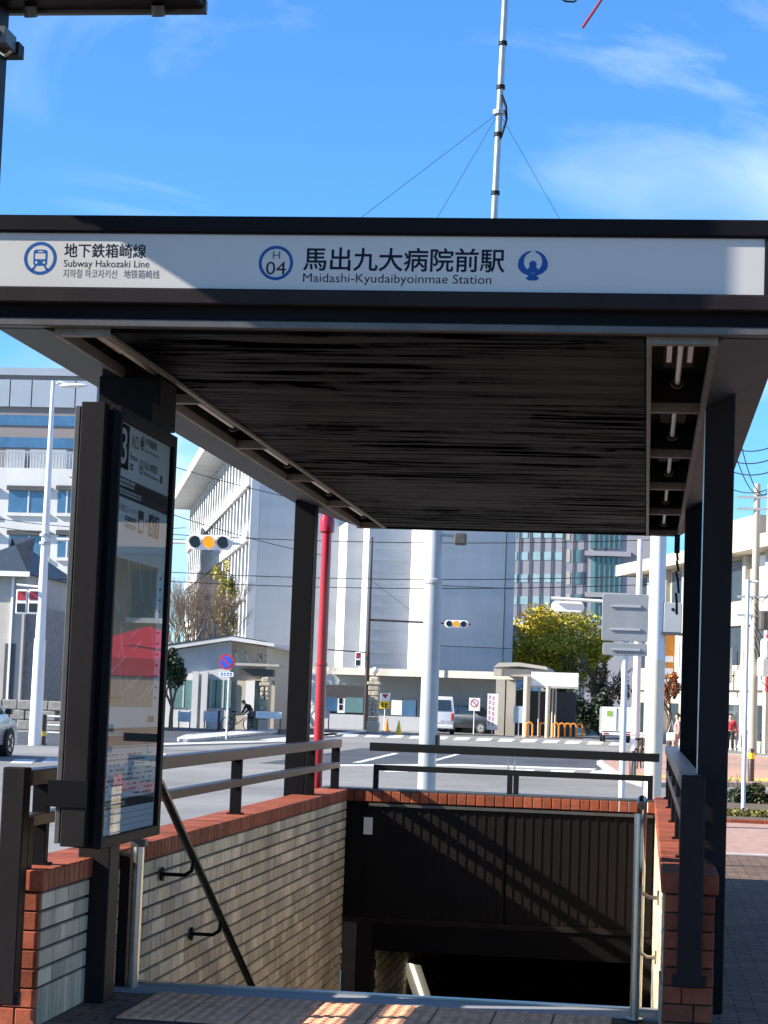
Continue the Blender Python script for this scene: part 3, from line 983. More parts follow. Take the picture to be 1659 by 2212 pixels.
# ---------------------------------------------------------------- pylon sign overhead at the left
py = thing('pylon_sign', 'dark tall pylon sign with underside lamps overhanging the canopy corner', 'sign', (-2.98, 8.75, 0))
bx('post', -3.13, -2.905, 8.66, 8.84, 0.0, 4.60, M_BRONZE, py, 0.006)
pb = bx('sign_box', -4.05, -2.02, 8.58, 8.86, 4.615, 7.4, M_BRONZE, py, 0.01)
bx('trim', -4.06, -2.01, 8.84, 8.875, 4.60, 4.66, M_TRIM, pb)
for x in (-3.55, -2.79, -2.21):
    MB().cyl((x, 8.77, 4.61), (x, 8.79, 4.565), 0.03, n=12).build('lamp', M_TRIM, py)
cb = thing('surveillance_box', 'grey camera box with round lens clamped to the pylon post', 'camera', (-2.85, 8.7, 4.25))
v0 = at(20, 90, Y=8.7)
bx('housing', v0.x-0.09, v0.x+0.014, 8.60, 8.76, v0.z-0.035, v0.z+0.04, M_TRIM, cb, 0.004)
MB().cyl((v0.x-0.03, 8.60, v0.z+0.005), (v0.x-0.03, 8.585, v0.z+0.005), 0.02, n=16).build('lens', M_BLACK, cb)
bx('bracket', v0.x-0.06, v0.x+0.025, 8.76, 8.84, v0.z-0.04, v0.z+0.02, M_BLACK, cb)
MB().tube([(v0.x-0.05, 8.68, v0.z-0.04), (v0.x, 8.66, v0.z-0.075), (v0.x+0.02, 8.66, v0.z-0.06), (v0.x+0.0, 8.68, v0.z-0.035)], 0.010, 8).build('loop', M_STEEL, cb)

# ---------------------------------------------------------------- antenna mast on guy wires behind the canopy
M_GALV = mat('galvanised_steel', (0.42, 0.41, 0.39), 0.4, 0.7, 0.15, 6)
an = thing('antenna_mast', 'slim steel antenna mast with guy wires rising behind the canopy roof', 'antenna', (-1.545, 19.3, 3.70))
pa, pb_ = at(1066, 500, Y=19.3), at(1093, -40, Y=19.3)
p00 = pa+(pa-pb_)*((pa.z-3.70)/(pb_.z-pa.z))
MB().cyl(p00, pb_, 0.036, 0.030, 12).build('mast', M_GALV, an, smooth=True)
for v in (95, 190, 292, 418):
    t = (v-500)/(-540)
    q = pa+(pb_-pa)*t
    MB().cyl(q-Vector((0, 0, 0.02)), q+Vector((0, 0, 0.02)), 0.042, n=12).build('collar', M_BLACK, an)
kq = at(1078, 243, Y=19.3)
MB().lathe([(0.06, -0.02), (0.06, 0.02), (0.04, 0.03)], kq, 12).build('guy_ring', M_GALV, an)
for q in (Vector((-3.25, 13.38, 3.70)), Vector((-2.9, 17.2, 3.70)), Vector((0.5, 19.07, 3.70))):
    MB().cyl(kq, q, 0.0022, n=5).build('guy_wire', M_BLACK, an)
MB().tube([at(a, b, Y=19.28) for a, b in ((1084, 205), (1093, 230), (1094, 258), (1086, 285), (1080, 300))], 0.012, 8).build('cable', M_BLACK, an)
M_REDP = mat('red_paint', (0.34, 0.005, 0.012), 0.22, 0, 0.12, 3, coat=0.4)
MB().tube([at(a, b, Y=19.2) for a, b in ((1258, 60), (1280, 28), (1302, -5)) ], 0.014, 8).build('antenna_rod', M_REDP, an)
MB().tube([at(a, b, Y=19.2) for a, b in ((1302, -5), (1240, -60), (1091, -38)) ], 0.014, 8).build('antenna_rod', M_REDP, an)
MB().tube([at(a, b, Y=19.2) for a, b in ((1200, -12), (1222, 3), (1240, 4), (1258, -12), (1240, -60)) ], 0.010, 8).build('cable', M_BLACK, an)

# ---------------------------------------------------------------- red pole behind the rear left canopy post
rp = thing('red_pole', 'glossy red round pole standing behind the rear left canopy post', 'pole', (-3.30, 21.2, 0))
MB().cyl((-3.30, 21.2, 0), (-3.30, 21.2, 3.55), 0.052, n=20).build('shaft', M_REDP, rp, smooth=True)
MB().lathe([(0.053, 3.28), (0.078, 3.30), (0.078, 3.42), (0.064, 3.46), (0.064, 3.52)], (-3.30, 21.2, 0), 20).build('collar', M_REDP, rp, smooth=True)
MB().lathe([(0.054, 1.92), (0.062, 1.925), (0.062, 1.945), (0.054, 1.95)], (-3.30, 21.2, 0), 20).build('band', M_REDP, rp, smooth=True)
bx('lamp_stem', -3.34, -3.26, 21.16, 21.24, 3.55, 5.2, M_TRIM, rp)
# ================================================================ street
RZ = -0.10
def gr(u, v):
    return at(u, v, Z=RZ)
def ppm(Y):
    return FPX/Y
M_ASPH = mat('pale_asphalt', (0.21, 0.205, 0.195), 0.85, 0, 0.15, 6, 0.3, 40, grime=0.35, gs=0.12)
M_ASPHD = mat('fresh_dark_asphalt', (0.05, 0.056, 0.066), 0.8, 0, 0.25, 0.8, 0.3, 40, grime=0.2, gs=0.3)
M_LINE = mat('road_paint', (0.62, 0.62, 0.60), 0.7, 0, 0.2, 5, grime=0.4, gs=1.2)
M_KERB = mat('concrete_kerb', (0.45, 0.43, 0.39), 0.8, 0, 0.15, 4)
M_REDPAVE = mat('red_block_paving', (0.36, 0.22, 0.17), 0.8, 0, 0.3, 5, 0.2, 30)
M_YLINE = mat('yellow_tactile_line', (0.50, 0.36, 0.08), 0.7, 0, 0.2, 5)
M_CONC = mat('warm_concrete', (0.43, 0.395, 0.34), 0.8, 0, 0.12, 0.6, grime=0.2, gs=0.5, gst=(1, 1, 0.3))
M_BWHITE = mat('white_render', (0.58, 0.58, 0.57), 0.8, 0, 0.07, 0.25, grime=0.14, gs=0.3, gst=(1, 1, 0.25))
M_BGREY = mat('pale_grey_tile', (0.49, 0.495, 0.50), 0.7, 0, 0.10, 0.4, stretch=(0.3, 0.3, 2.5), grime=0.12, gs=0.35, gst=(1, 1, 0.15))
M_CREAM = mat('cream_render', (0.48, 0.42, 0.33), 0.8, 0, 0.10, 0.5)
M_WIN = mat('window_glass', (0.035, 0.05, 0.06), 0.06, 0, 0.3, 0.8, spec=0.8)
M_WINB = mat('window_glass_blue', (0.05, 0.12, 0.22), 0.05, 0, 0.3, 0.6, spec=0.9)
M_WING = mat('window_glass_green', (0.10, 0.19, 0.19), 0.10, 0, 0.35, 0.6, spec=0.8)
M_LILAC = mat('lilac_grey_panel', (0.30, 0.28, 0.30), 0.7, 0, 0.10, 0.3)
M_DKTRIM = mat('dark_trim', (0.06, 0.06, 0.065), 0.5)
M_STONE = mat('rough_gate_stone', (0.42, 0.37, 0.28), 0.9, 0, 0.45, 5, 1.0, 8)
M_ROOFD = mat('slate_roof', (0.035, 0.045, 0.055), 0.5, 0, 0.2, 3)
M_POLE = mat('grey_painted_pole', (0.36, 0.38, 0.39), 0.45, 0.2, 0.12, 1.5)
M_POLEW = mat('white_painted_pole', (0.68, 0.69, 0.70), 0.42, 0, 0.08, 1.2)
M_POLEC = mat('cream_painted_pole', (0.66, 0.60, 0.48), 0.5, 0, 0.08, 1.2)
M_DPOLE = mat('dark_brown_pole', (0.05, 0.03, 0.028), 0.4, 0.2, 0.15, 2)

gp = MB()
gp.slab([(-900, 25.5), (900, 25.5), (900, 1500), (-900, 1500)], RZ-0.3, RZ)
gp.slab([(-900, -300), (-4.6, -300), (-4.6, 25.5), (-900, 25.5)], RZ-0.3, RZ)
gp.slab([(9.5, -300), (900, -300), (900, 25.5), (9.5, 25.5)], RZ-0.3, RZ)
gp.slab([(-4.6, -300), (9.5, -300), (9.5, -14), (-4.6, -14)], RZ-0.3, RZ)
struct('ground', gp, M_ASPH)
def patch(name, uv, z, m, thick=0.004):
    pts = [gr(u, v) for u, v in uv]
    a = sum(pts[i].x*pts[(i+1) % len(pts)].y-pts[(i+1) % len(pts)].x*pts[i].y for i in range(len(pts)))
    if a < 0:
        pts = pts[::-1]
    return struct(name, MB().slab([(p.x, p.y) for p in pts], RZ+0.0005 if z < 0.01 else RZ+z-thick, RZ+z), m)
patch('road_surface', ((560, 1649), (780, 1616), (1335, 1636), (1292, 1664), (1000, 1654), (700, 1655)), 0.004, M_ASPHD)
patch('road_surface', ((-40, 1608), (330, 1614), (640, 1604), (800, 1583), (600, 1566), (340, 1572), (-60, 1585)), 0.004, M_ASPHD)
for uv in (((700, 1652), (1000, 1651), (1290, 1661), (1280, 1664), (1000, 1655), (690, 1656)),
           ((760, 1648), (850, 1627), (862, 1628), (780, 1648)), ((905, 1650), (1010, 1622), (1022, 1622), (922, 1650)),
           ((130, 1612), (330, 1606), (620, 1599), (625, 1602), (335, 1610), (130, 1617)),
           ((560, 1598), (780, 1578), (800, 1580), (600, 1600))):
    patch('lane_line', uv, 0.008, M_LINE)
def crosswalk(label_v, us, w, v0, v1, slant):
    first = None
    root = None
    for u, dv in us:
        pts = [gr(u+slant, v0+dv), gr(u+w+slant, v0+dv+1), gr(u+w, v1+dv), gr(u, v1+dv)]
        if root is None:
            root = tag(bpy.data.objects.new('crosswalk', None), kind='structure')
            COL.objects.link(root)
            root.location = (pts[0].x, pts[0].y, RZ)
        MB().slab([(p.x, p.y) for p in pts[::-1]], RZ+0.0005, RZ+0.008).build('stripe', M_LINE, root)
crosswalk('far', [(690+i*48, i*1.55-2) for i in range(14)], 32, 1585, 1592, 8)
crosswalk('near', [(830+i*88, i*1.2) for i in range(7)], 52, 1659, 1668, 10)
crosswalk('side', [(20+i*70, -i*3) for i in range(5)], 48, 1640, 1650, 12)

# kerbed pavements on the far side and to the right
def kerbed(name, uv, h, m, mk):
    pts = [gr(u, v) for u, v in uv]
    a = sum(pts[i].x*pts[(i+1) % len(pts)].y-pts[(i+1) % len(pts)].x*pts[i].y for i in range(len(pts)))
    if a < 0:
        pts = pts[::-1]
    o = struct(name, MB().slab([(p.x, p.y) for p in pts], RZ-0.05, RZ+h), m)
    k = MB()
    n = len(pts)
    for i in range(n):
        p, q = pts[i], pts[(i+1) % n]
        d = (q-p)
        if d.length < 0.5 or d.length > 200:
            continue
        nn = Vector((d.y, -d.x, 0)).normalized()*0.15
        k.slab([(p.x-nn.x*0.1, p.y-nn.y*0.1), (p.x+nn.x, p.y+nn.y), (q.x+nn.x, q.y+nn.y), (q.x-nn.x*0.1, q.y-nn.y*0.1)], RZ-0.05, RZ+h+0.006)
    k.build('kerb', mk, o)
    return o
kerbed('pavement', ((330, 1569), (610, 1562), (690, 1568), (900, 1578), (1110, 1586), (1260, 1590), (1250, 1565), (700, 1548), (330, 1545)), 0.10, M_CONC, M_KERB)
kerbed('traffic_island', ((392, 1600), (410, 1593), (585, 1579), (592, 1583), (430, 1600), (396, 1603)), 0.10, M_KERB, M_LINE)
kerbed('pavement', ((1300, 1652), (1345, 1634), (1480, 1628), (1800, 1650), (1900, 1700), (1640, 1699), (1400, 1700), (1340, 1680)), 0.10, M_REDPAVE, M_KERB)
patch('tactile_line', ((1340, 1688), (1700, 1699), (1700, 1692), (1345, 1681)), 0.106, M_YLINE)
kerbed('pavement', ((1558, 1792), (1900, 1806), (1950, 1880), (1535, 1862)), 0.106, M_REDPAVE, M_KERB)

# ================================================================ hospital opposite
E1 = Vector((0.962, 0.273, 0))
E2 = Vector((-0.273, 0.962, 0))
def frame(origin):
    o = Vector((origin[0], origin[1], RZ))
    return Matrix(((E1.x, E2.x, 0, o.x), (E1.y, E2.y, 0, o.y), (0, 0, 1, o.z), (0, 0, 0, 1)))
def ebox(F, a0, a1, b0, b1, z0, z1, m, name, parent):
    return MB().box(a0, a1, b0, b1, z0, z1).xf(F).build(name, m, parent)
C0 = at(528, 1500, Y=130)
F = frame(C0)
hb = thing('hospital_building', 'large white hospital block with sunlit column facade and blank grey end wall', 'building', (C0.x, C0.y, RZ))
LEN = 69
ebox(F, 0.15, 9, 0.3, LEN, 0, 19.3, M_BWHITE, 'core', hb)
ebox(F, 0.45, 5.6, -0.02, 0.299, 0, 19.3, M_BGREY, 'end_wall', hb)
ebox(F, -2.0, 9.5, -0.3, LEN+1.5, 19.32, 20.1, M_BWHITE, 'roof_slab', hb)
ebox(F, -0.1, 0.44, -0.06, 0.299, 0, 19.3, M_BWHITE, 'corner_pier', hb)
for z in (0.6, 4.3, 8.0, 11.7, 15.3):
    ebox(F, -0.25, 0.149, 0.62, LEN, z-0.25, z+0.35, M_BWHITE, 'floor_band', hb)
nc = 24
for k in range(nc):
    b = 0.9+k*(LEN-1)/nc
    ebox(F, -0.05, 0.149, b+1.95, b+2.75, 0, 19.3, M_BWHITE, 'column', hb)
    for z in (0.95, 4.65, 8.35, 12.05, 15.65):
        w = ebox(F, 0.10, 0.149, b+0.1, b+1.9, z+0.9, z+3.0, M_WIN, 'window', hb)
# towers in front of the end wall
ebox(F, 5.62, 6.6, -4.0, -0.03, 0, 12.6, M_BGREY, 'recess_wall', hb)
ebox(F, 6.62, 9.2, -6.6, -4, 0, 12.7, M_BGREY, 'stair_tower', hb)
tf = MB().slab([(9.22, -6.4), (9.22, -7.1), (9.9, -8.9), (15.2, -8.9), (15.2, -6.0), (9.22, -5.0)], 0, 12.7).xf(F)
tf.build('stair_tower', M_BGREY, hb)
for k in range(16):
    ebox(F, 6.7, 9.1, -6.63, -6.601, 0.7*k+0.3, 0.7*k+0.34, M_BGREY, 'joint', hb)
for x in (14.6,):
    ebox(F, x, x+0.05, -8.93, -8.901, 3, 12.6, M_DKTRIM, 'pipe', hb)
for z in (5, 8.6):
    ebox(F, 9.95, 15.15, -8.915, -8.901, z, z+0.04, M_TRIM, 'joint', hb)

# guard house with porch
GH = at(355, 1560, Y=100)
gh = thing('guard_house', 'low white gate house with big windows and a cable-hung porch', 'building', (GH.x, 100, RZ))
gx0, gx1 = GH.x-0.6, at(592, 1500, Y=100).x
ax = at(500, 1400, Y=100).x
zl, za, zr = at(360, 1412, Y=100).z, at(500, 1384, Y=100).z, at(590, 1398, Y=100).z
MB().prism([(gx0, 100, RZ), (ax, 100, RZ), (ax, 100, za), (gx0, 100, zl)], (0, 9, 0)).build('wall', M_BWHITE, gh)
MB().prism([(ax+0.004, 100.3, RZ), (gx1-0.5, 100.3, RZ), (gx1-0.5, 100.3, zr), (ax+0.004, 100.3, za)], (0, 8, 0)).build('wall', M_CREAM, gh)
MB().prism([(gx0-0.3, 99.5, zl+0.01), (ax, 99.5, za+0.01), (ax, 99.5, za+0.2), (gx0-0.3, 99.5, zl+0.2)], (0, 10, 0)).build('roof', M_BWHITE, gh)
MB().prism([(gx0-0.3, 99.48, zl+0.205), (ax, 99.48, za+0.205), (ax, 99.48, za+0.27), (gx0-0.3, 99.48, zl+0.27)], (0, 10, 0)).build('roof_edge', M_ROOFD, gh)
MB().prism([(ax, 99.5, za+0.01), (gx1, 99.5, zr+0.01), (gx1, 99.5, zr+0.16), (ax, 99.5, za+0.2)], (0, 9.4, 0)).build('roof', M_BWHITE, gh)
for u0, u1 in ((372, 421), (446, 466), (467, 498)):
    a, b = at(u0, 1468, Y=99.98), at(u1, 1530, Y=99.98)
    w = bx('window', a.x, b.x, 99.95, 99.995, b.z, a.z, M_WING, gh)
    bx('pane_bar', (a.x+b.x)/2-0.03, (a.x+b.x)/2+0.03, 99.93, 99.949, b.z, a.z, M_BWHITE, w)
for u0, u1 in ((418, 426), (438, 446)):
    a, b = at(u0, 1450, Y=99.9), at(u1, 1560, Y=99.9)
    bx('pillar', a.x, b.x, 99.75, 99.94, RZ, a.z, M_BWHITE, gh)
a, b = at(512, 1432, Y=98), at(606, 1441, Y=98)
bx('porch_roof', a.x, b.x, 97.6, 100.29, b.z, a.z, M_CONC, gh)
a, b = at(518, 1448, Y=98.2), at(592, 1462, Y=98.2)
bx('porch_beam', a.x, b.x, 98.0, 98.5, b.z, at(512, 1441, Y=98).z-0.05, M_TRIM, gh)
for u0, u1 in ((508, 1405), (530, 1408), (556, 1412), (574, 1415)):
    p = at(u0, u1, Y=100.2)
    q = Vector((p.x+at(560, 1400, Y=98).x-at(530, 1400, Y=98).x, 97.8, at(560, 1433, Y=98).z))
    MB().cyl(p, q, 0.03, n=6).build('stay_rod', M_DKTRIM, gh)
for u0, u1, m in ((512, 528, M_CREAM), (532, 548, M_PAPER), (552, 566, M_WIN), (588, 592, M_CREAM)):
    a, b = at(u0, 1470, Y=100.2), at(u1, 1558, Y=100.2)
    bx('porch_panel', a.x, b.x, 100.1, 100.295, RZ, a.z, m, gh)
bx('porch_lamp', *[at(557, 1400, Y=99.7).x, at(566, 1400, Y=99.7).x], 99.6, 99.8, at(560, 1429, Y=99.7).z, at(560, 1412, Y=99.7).z, M_DKTRIM, gh)

# stone gate posts with globe lamps
def gate_post(label, u, vtop, vbase, Y, wu):
    x = at(u, 1500, Y=Y).x
    h = at(u, vtop, Y=Y).z
    w = wu/ppm(Y)
    g = thing('gate_post', label, 'gate post', (x, Y, RZ), group='stone gate posts')
    bx('plinth', x-w*0.58, x+w*0.58, Y-w*0.58, Y+w*0.58, RZ, RZ+0.55, M_CREAM, g, 0.03)
    n = 7
    for k in range(n):
        z0, z1 = RZ+0.55+(h-RZ-1.0)*k/n, RZ+0.55+(h-RZ-1.0)*(k+1)/n
        for s in (-1, 1):
            d = random.uniform(-0.03, 0.03)
            e = w*random.uniform(-0.15, 0.15)
            lo, hi = (x-w/2, x+e) if s < 0 else (x+e, x+w/2)
            bx('stone', lo+0.01, hi-0.01, Y-w/2-0.03+d, Y+w/2+d, z0+0.012, z1-0.012, M_STONE, g, 0.035)
    bx('cap', x-w*0.62, x+w*0.62, Y-w*0.62, Y+w*0.62, h-0.42, h-0.25, M_STONE, g, 0.03)
    bx('cap_top', x-w*0.42, x+w*0.42, Y-w*0.42, Y+w*0.42, h-0.249, h, M_STONE, g, 0.05)
    return g, x, h
g, x, h = gate_post('rough stone gate post with a white globe lamp beside the dark signal pole', 808, 1462, 1578, 106.5, 23)
MB().cyl((x, 106.5, h), (x, 106.5, h+0.16), 0.04, n=8).build('lamp_stem', M_DKTRIM, g)
MB().lathe([(0.0, -0.18), (0.1, -0.15), (0.17, -0.06), (0.18, 0.0), (0.17, 0.06), (0.1, 0.15), (0.0, 0.18)], (x, 106.5, h+0.33), 14).build('lamp_globe', M_WHITE, g, smooth=True)
gate_post('rough stone gate post standing in front of the gate house porch', 573, 1463, 1560, 97.0, 19)

# notice wall and long beige slab roof
NW = thing('notice_shelter', 'long low beige shelter with flat slab roof and glazed notice boards', 'shelter', (at(900, 1500, Y=118).x, 118, RZ))
a, b = at(672, 1442, Y=117), at(1112, 1470, Y=113)
MB().prism([(at(672, 1439, Y=119).x, 119, at(672, 1455, Y=119).z), (at(1112, 1462, Y=114).x, 114, at(672, 1455, Y=119).z), (at(1112, 1462, Y=114).x, 114, at(672, 1440, Y=119).z), (at(672, 1439, Y=119).x, 119, at(672, 1440, Y=119).z)], (1.2, 4.4, 0)).build('slab_roof', M_CONC, NW)
zt = at(672, 1455, Y=119).z-0.004
q0, q1 = at(660, 1500, Y=123), at(1100, 1500, Y=118.5)
MB().prism([(q0.x, q0.y, RZ), (q1.x, q1.y, RZ), (q1.x, q1.y, zt), (q0.x, q0.y, zt)], (0.1, 0.3, 0)).build('back_wall', M_BGREY, NW)
for u0, u1, v0, v1, m in ((694, 729, 1506, 1536, M_WINB), (730, 745, 1508, 1540, M_PAPER), (746, 784, 1506, 1540, M_WING), (846, 868, 1512, 1545, M_PAPER), (870, 898, 1512, 1548, M_WINB)):
    a, b = at(u0, v0, Y=117.5), at(u1, v1, Y=117.5)
    f_ = bx('board_frame', a.x-0.05, b.x+0.05, 117.5, 117.7, b.z-0.05, a.z+0.08, M_TRIM, NW)
    bx('notice', a.x, b.x, 117.45, 117.495, b.z, a.z, m, f_)
for v, (y0, y1) in ((1512, (0.05, 0.4)), (1526, (0.05, 0.5))):
    p = at(735, v, Y=117.4)
    bx('poster_figure', p.x-0.07, p.x+0.12, 117.43, 117.449, p.z-0.2, p.z+0.1, M_BLACK, NW)
a, b = at(690, 1478, Y=117.6), at(795, 1556, Y=117.6)
bx('frame_wall', a.x, b.x, 117.75, 117.95, RZ, a.z, M_TRIM, NW)
a, b = at(690, 1541, Y=117.3), at(910, 1562, Y=117.3)
bx('base_step', a.x, b.x, 117.2, 117.45, RZ, a.z, M_BGREY, NW)
for u in (1072, 1092):
    a, b = at(u, 1460, Y=114.2), at(u+19, 1592, Y=114.2)
    bx('end_pier', a.x, b.x-0.01, 114.2, 114.8, RZ, zt, M_CONC, NW)

# entrance pavilion
PV = thing('entrance_pavilion', 'beige concrete entrance pavilion with round columns and white hanging panel', 'pavilion', (at(1150, 1500, Y=112).x, 112, RZ))
def pz(v, Y=112.0):
    return at(1150, v, Y=Y).z
def px_(u, Y=112.0):
    return at(u, 1500, Y=Y).x
MB().prism([(px_(1064), 112, pz(1444)), (px_(1075), 112, pz(1434)), (px_(1120), 112, pz(1432)), (px_(1178), 112, pz(1439)), (px_(1182), 112, pz(1446)), (px_(1120), 112, pz(1440))], (0, 9, 0)).build('roof', M_CONC, PV)
bx('beam', px_(1078), px_(1190), 112.2, 113, pz(1462), pz(1446), M_CREAM, PV)
bx('beam_end', px_(1065), px_(1082), 112.05, 113.4, pz(1462), pz(1446), M_CONC, PV)
bx('hanging_panel', px_(1147), px_(1249), 111.6, 111.9, pz(1481), pz(1451), M_WHITE, PV)
bx('panel_edge', px_(1146), px_(1250), 111.58, 111.92, pz(1485), pz(1481.5), M_CONC, PV)
for u, w, Y in ((1138, 15, 111.5), (1184, 10, 111.2), (1194, 4, 113), (1201, 4, 114), (1165, 4, 116)):
    MB().cyl((px_(u, Y), Y, RZ), (px_(u, Y), Y, at(1150, 1482 if u > 1150 else 1462, Y=Y).z), w/2/ppm(Y), n=14).build('column', M_CREAM, PV, smooth=True)
bx('back_wall', px_(1115, 120), px_(1245, 120), 119.6, 119.9, RZ, 2.4, M_DKTRIM, PV)

M_WINL = mat('pale_green_window', (0.34, 0.47, 0.47), 0.3, 0, 0.25, 0.6)
# hospital wing far behind
HY = 330.0
hw = thing('hospital_wing', 'distant lilac-grey hospital wing with rows of green-tinted windows', 'building', (px_(1200, HY), HY, RZ))
hx0, hx1 = px_(1030, HY), px_(1410, HY)
bx('wall', hx0, hx1, HY, HY+20, RZ, 44, M_LILAC, hw)
w0 = None
for v in (1105, 1153, 1201, 1249, 1297, 1345):
    for i, (u0, u1) in enumerate([(1050+k*24+(6 if k > 3 else 0), 1068+k*24+(6 if k > 3 else 0)) for k in range(7)]):
        a, b = at(u0, v-9, Y=HY), at(u1, v+9, Y=HY)
        o = bx('window', a.x, b.x, HY-0.06, HY-0.002, b.z, a.z, M_WINL, hw)
    for u0, u1, m in ((1224, 1231, M_CREAM), (1240, 1252, M_WING), (1256, 1266, M_WIN)):
        a, b = at(u0, v-14, Y=HY), at(u1, v+14, Y=HY)
        bx('window', a.x, b.x, HY-0.06, HY-0.002, b.z, a.z, m, hw)
for k in range(12):
    u = 1045+k*23.5
    a = at(u, 1400, Y=HY)
    bx('mullion', a.x-0.09, a.x+0.09, HY-0.16, HY-0.07, RZ, 43.9, M_DKTRIM, hw)
for v0, v1 in ((1203, 1283), (1292, 1345), (1110, 1186)):
    a, b = at(1277, v0, Y=HY), at(1340, v1, Y=HY)
    cw = bx('curtain_window', a.x, b.x, HY-0.3, HY-0.003, b.z, a.z, M_WING, hw)
    for k in range(1, 6):
        x = a.x+(b.x-a.x)*k/6
        bx('mullion', x-0.1, x+0.1, HY-0.42, HY-0.301, b.z, a.z, M_DKTRIM, cw)
    bx('ledge', a.x-1, b.x+1.5, HY-1.0, HY-0.002, a.z+0.15, a.z+0.9, M_LILAC, hw)
# low blue-roofed hall in front of it
bh = thing('low_hall', 'low hall with blue-green roof behind the yellow tree', 'building', (px_(1075, 200), 200, RZ))
bx('wall', px_(1040, 200), px_(1150, 200), 200, 212, RZ, at(1075, 1368, Y=200).z, M_BGREY, bh)
bx('roof', px_(1038, 200), px_(1152, 200), 199.5, 212.5, at(1075, 1367.5, Y=200).z, at(1075, 1345, Y=200).z, mat('blue_green_roof', (0.06, 0.17, 0.22), 0.5), bh)
for k in range(9):
    x = px_(1046+k*9, 199)
    bx('roof_louver', x, x+0.25, 199.2, 199.45, at(1075, 1350, Y=200).z, at(1075, 1333, Y=200).z, M_WHITE, bh)

# cream street-side building at the right
p0 = Vector((px_(1349, 112), 112, RZ))
FR = frame((p0.x, p0.y))
rbld = thing('street_building', 'sunlit cream three-storey building with balconies along the right street', 'building', (p0.x, p0.y, RZ))
ebox(FR, 0.6, 16, -44, 0, 0, 8.7, M_CREAM, 'core', rbld)
ebox(FR, -0.5, 16, -44.5, 0.6, 8.72, 9.3, M_CREAM, 'roof_slab', rbld)
for z in (2.9, 5.8):
    ebox(FR, 0.42, 0.59, -44, 0, z-0.2, z+0.7, M_CREAM, 'balcony', rbld)
for k in range(14):
    b = -43+k*3.1
    ebox(FR, 0.36, 0.595, b-0.25, b+0.15, 0, 8.7, M_CONC, 'pier', rbld)
    for z in (0.1, 3.75, 6.65):
        w = ebox(FR, 0.56, 0.597, b+0.3, b+2.5, z+(0.4 if z < 1 else 0.1), z+1.95, M_WIN if (k*7+int(z)) % 5 else M_WHITE, 'window', rbld)
ebox(FR, -0.6, 2.6, -30, -24, 9.3, 11.3, M_CREAM, 'roof_house', rbld)
ebox(FR, 1, 9, -18, -12, 9.3, 10.6, M_CREAM, 'roof_house', rbld)

for k, (b0_, z0, z1, w_, c_, nm) in enumerate(((-8, 3.2, 6.6, 0.8, (0.55, 0.20, 0.02), 'orange upright shop sign on the cream building'), (-12, 2.4, 4.4, 0.7, (0.60, 0.42, 0.05), 'yellow upright shop sign below the orange one'), (-17, 3.0, 4.6, 0.8, (0.62, 0.60, 0.55), 'white upright shop sign on the cream building'), (-24, 2.6, 5.0, 0.8, (0.45, 0.05, 0.05), 'red upright shop sign near the utility pole'))):
    q_ = FR @ Vector((0.0, b0_, z0))
    sgn = thing('shop_sign', nm, 'sign', q_)
    pn_ = ebox(FR, -0.5, 0.3, b0_-0.09, b0_+0.09, z0, z1, mat('shop_sign_%d' % k, c_, 0.5), 'panel', sgn)
    ebox(FR, -0.42, 0.22, b0_-0.10, b0_-0.092, z0+0.25, z0+0.55, M_PAPER, 'print', pn_)
    ebox(FR, -0.42, 0.22, b0_-0.10, b0_-0.092, z0+0.85, z0+1.15, M_PAPER, 'print', pn_)
    ebox(FR, 0.301, 0.58, b0_-0.03, b0_+0.03, z0+0.3, z0+0.38, M_DKTRIM, 'bracket', sgn)
# left: white office block, glass-and-brown block behind it, small house
OY = 150.0
ob_ = thing('office_block', 'white four-storey office block with wide windows at the far left', 'building', (px_(60, OY), OY, RZ))
ox0, ox1 = px_(-160, OY), px_(172, OY)
ztp = at(100, 1012, Y=OY).z
bx('wall', ox0, ox1, OY, OY+25, RZ, ztp, M_BWHITE, ob_)
for v in (1082, 1178, 1275, 1370):
    for u0, u1 in ((-95, -10), (20, 104), (126, 164)):
        a, b = at(u0, v-27, Y=OY), at(u1, v+27, Y=OY)
        w = bx('window', a.x, b.x, OY-0.04, OY-0.002, b.z, a.z, M_WINB if (v+u0) % 3 else M_WIN, ob_)
        f = bx('shade_box', a.x-0.1, b.x+0.1, OY-0.30, OY-0.041, a.z-0.15, a.z+0.2, M_TRIM, w)
        bx('pane_bar', (a.x+b.x)/2-0.06, (a.x+b.x)/2+0.06, OY-0.09, OY-0.041, b.z, a.z-0.16, M_BWHITE, w)
        bx('sill', a.x-0.1, b.x+0.1, OY-0.2, OY-0.002, b.z-0.25, b.z-0.01, M_BWHITE, w)
rl = MB()
for u in range(-60, 165, 7):
    p = at(u, 1012, Y=OY+0.5)
    rl.cyl((p.x, OY+0.5, ztp), (p.x, OY+0.5, ztp+1.2), 0.04, n=5)
rl.box(ox0, ox1, OY+0.45, OY+0.55, ztp+1.2, ztp+1.28)
tag(rl.build('roof_fence', M_POLE, ob_), kind='stuff')
for u0, u1 in ((20, 62), (72, 110), (120, 150)):
    a, b = at(u0, 1008, Y=OY+3), at(u1, 975, Y=OY+3)
    bx('roof_unit', a.x, b.x, OY+2, OY+5, ztp, b.z, M_POLE, ob_)
TY2 = 200.0
tb2 = thing('glass_block', 'tall block with brown bands and blue glass strips rising behind the office block', 'building', (px_(60, TY2), TY2, RZ))
tx0, tx1 = px_(-200, TY2), px_(180, TY2)
bx('core', tx0, tx1, TY2, TY2+25, RZ, at(90, 795, Y=TY2).z, mat('brown_grey_panel', (0.20, 0.17, 0.165), 0.6, 0, 0.1, 0.3), tb2)
M_SCR = mat('blue_grey_screen', (0.27, 0.31, 0.36), 0.5, 0, 0.08, 0.3)
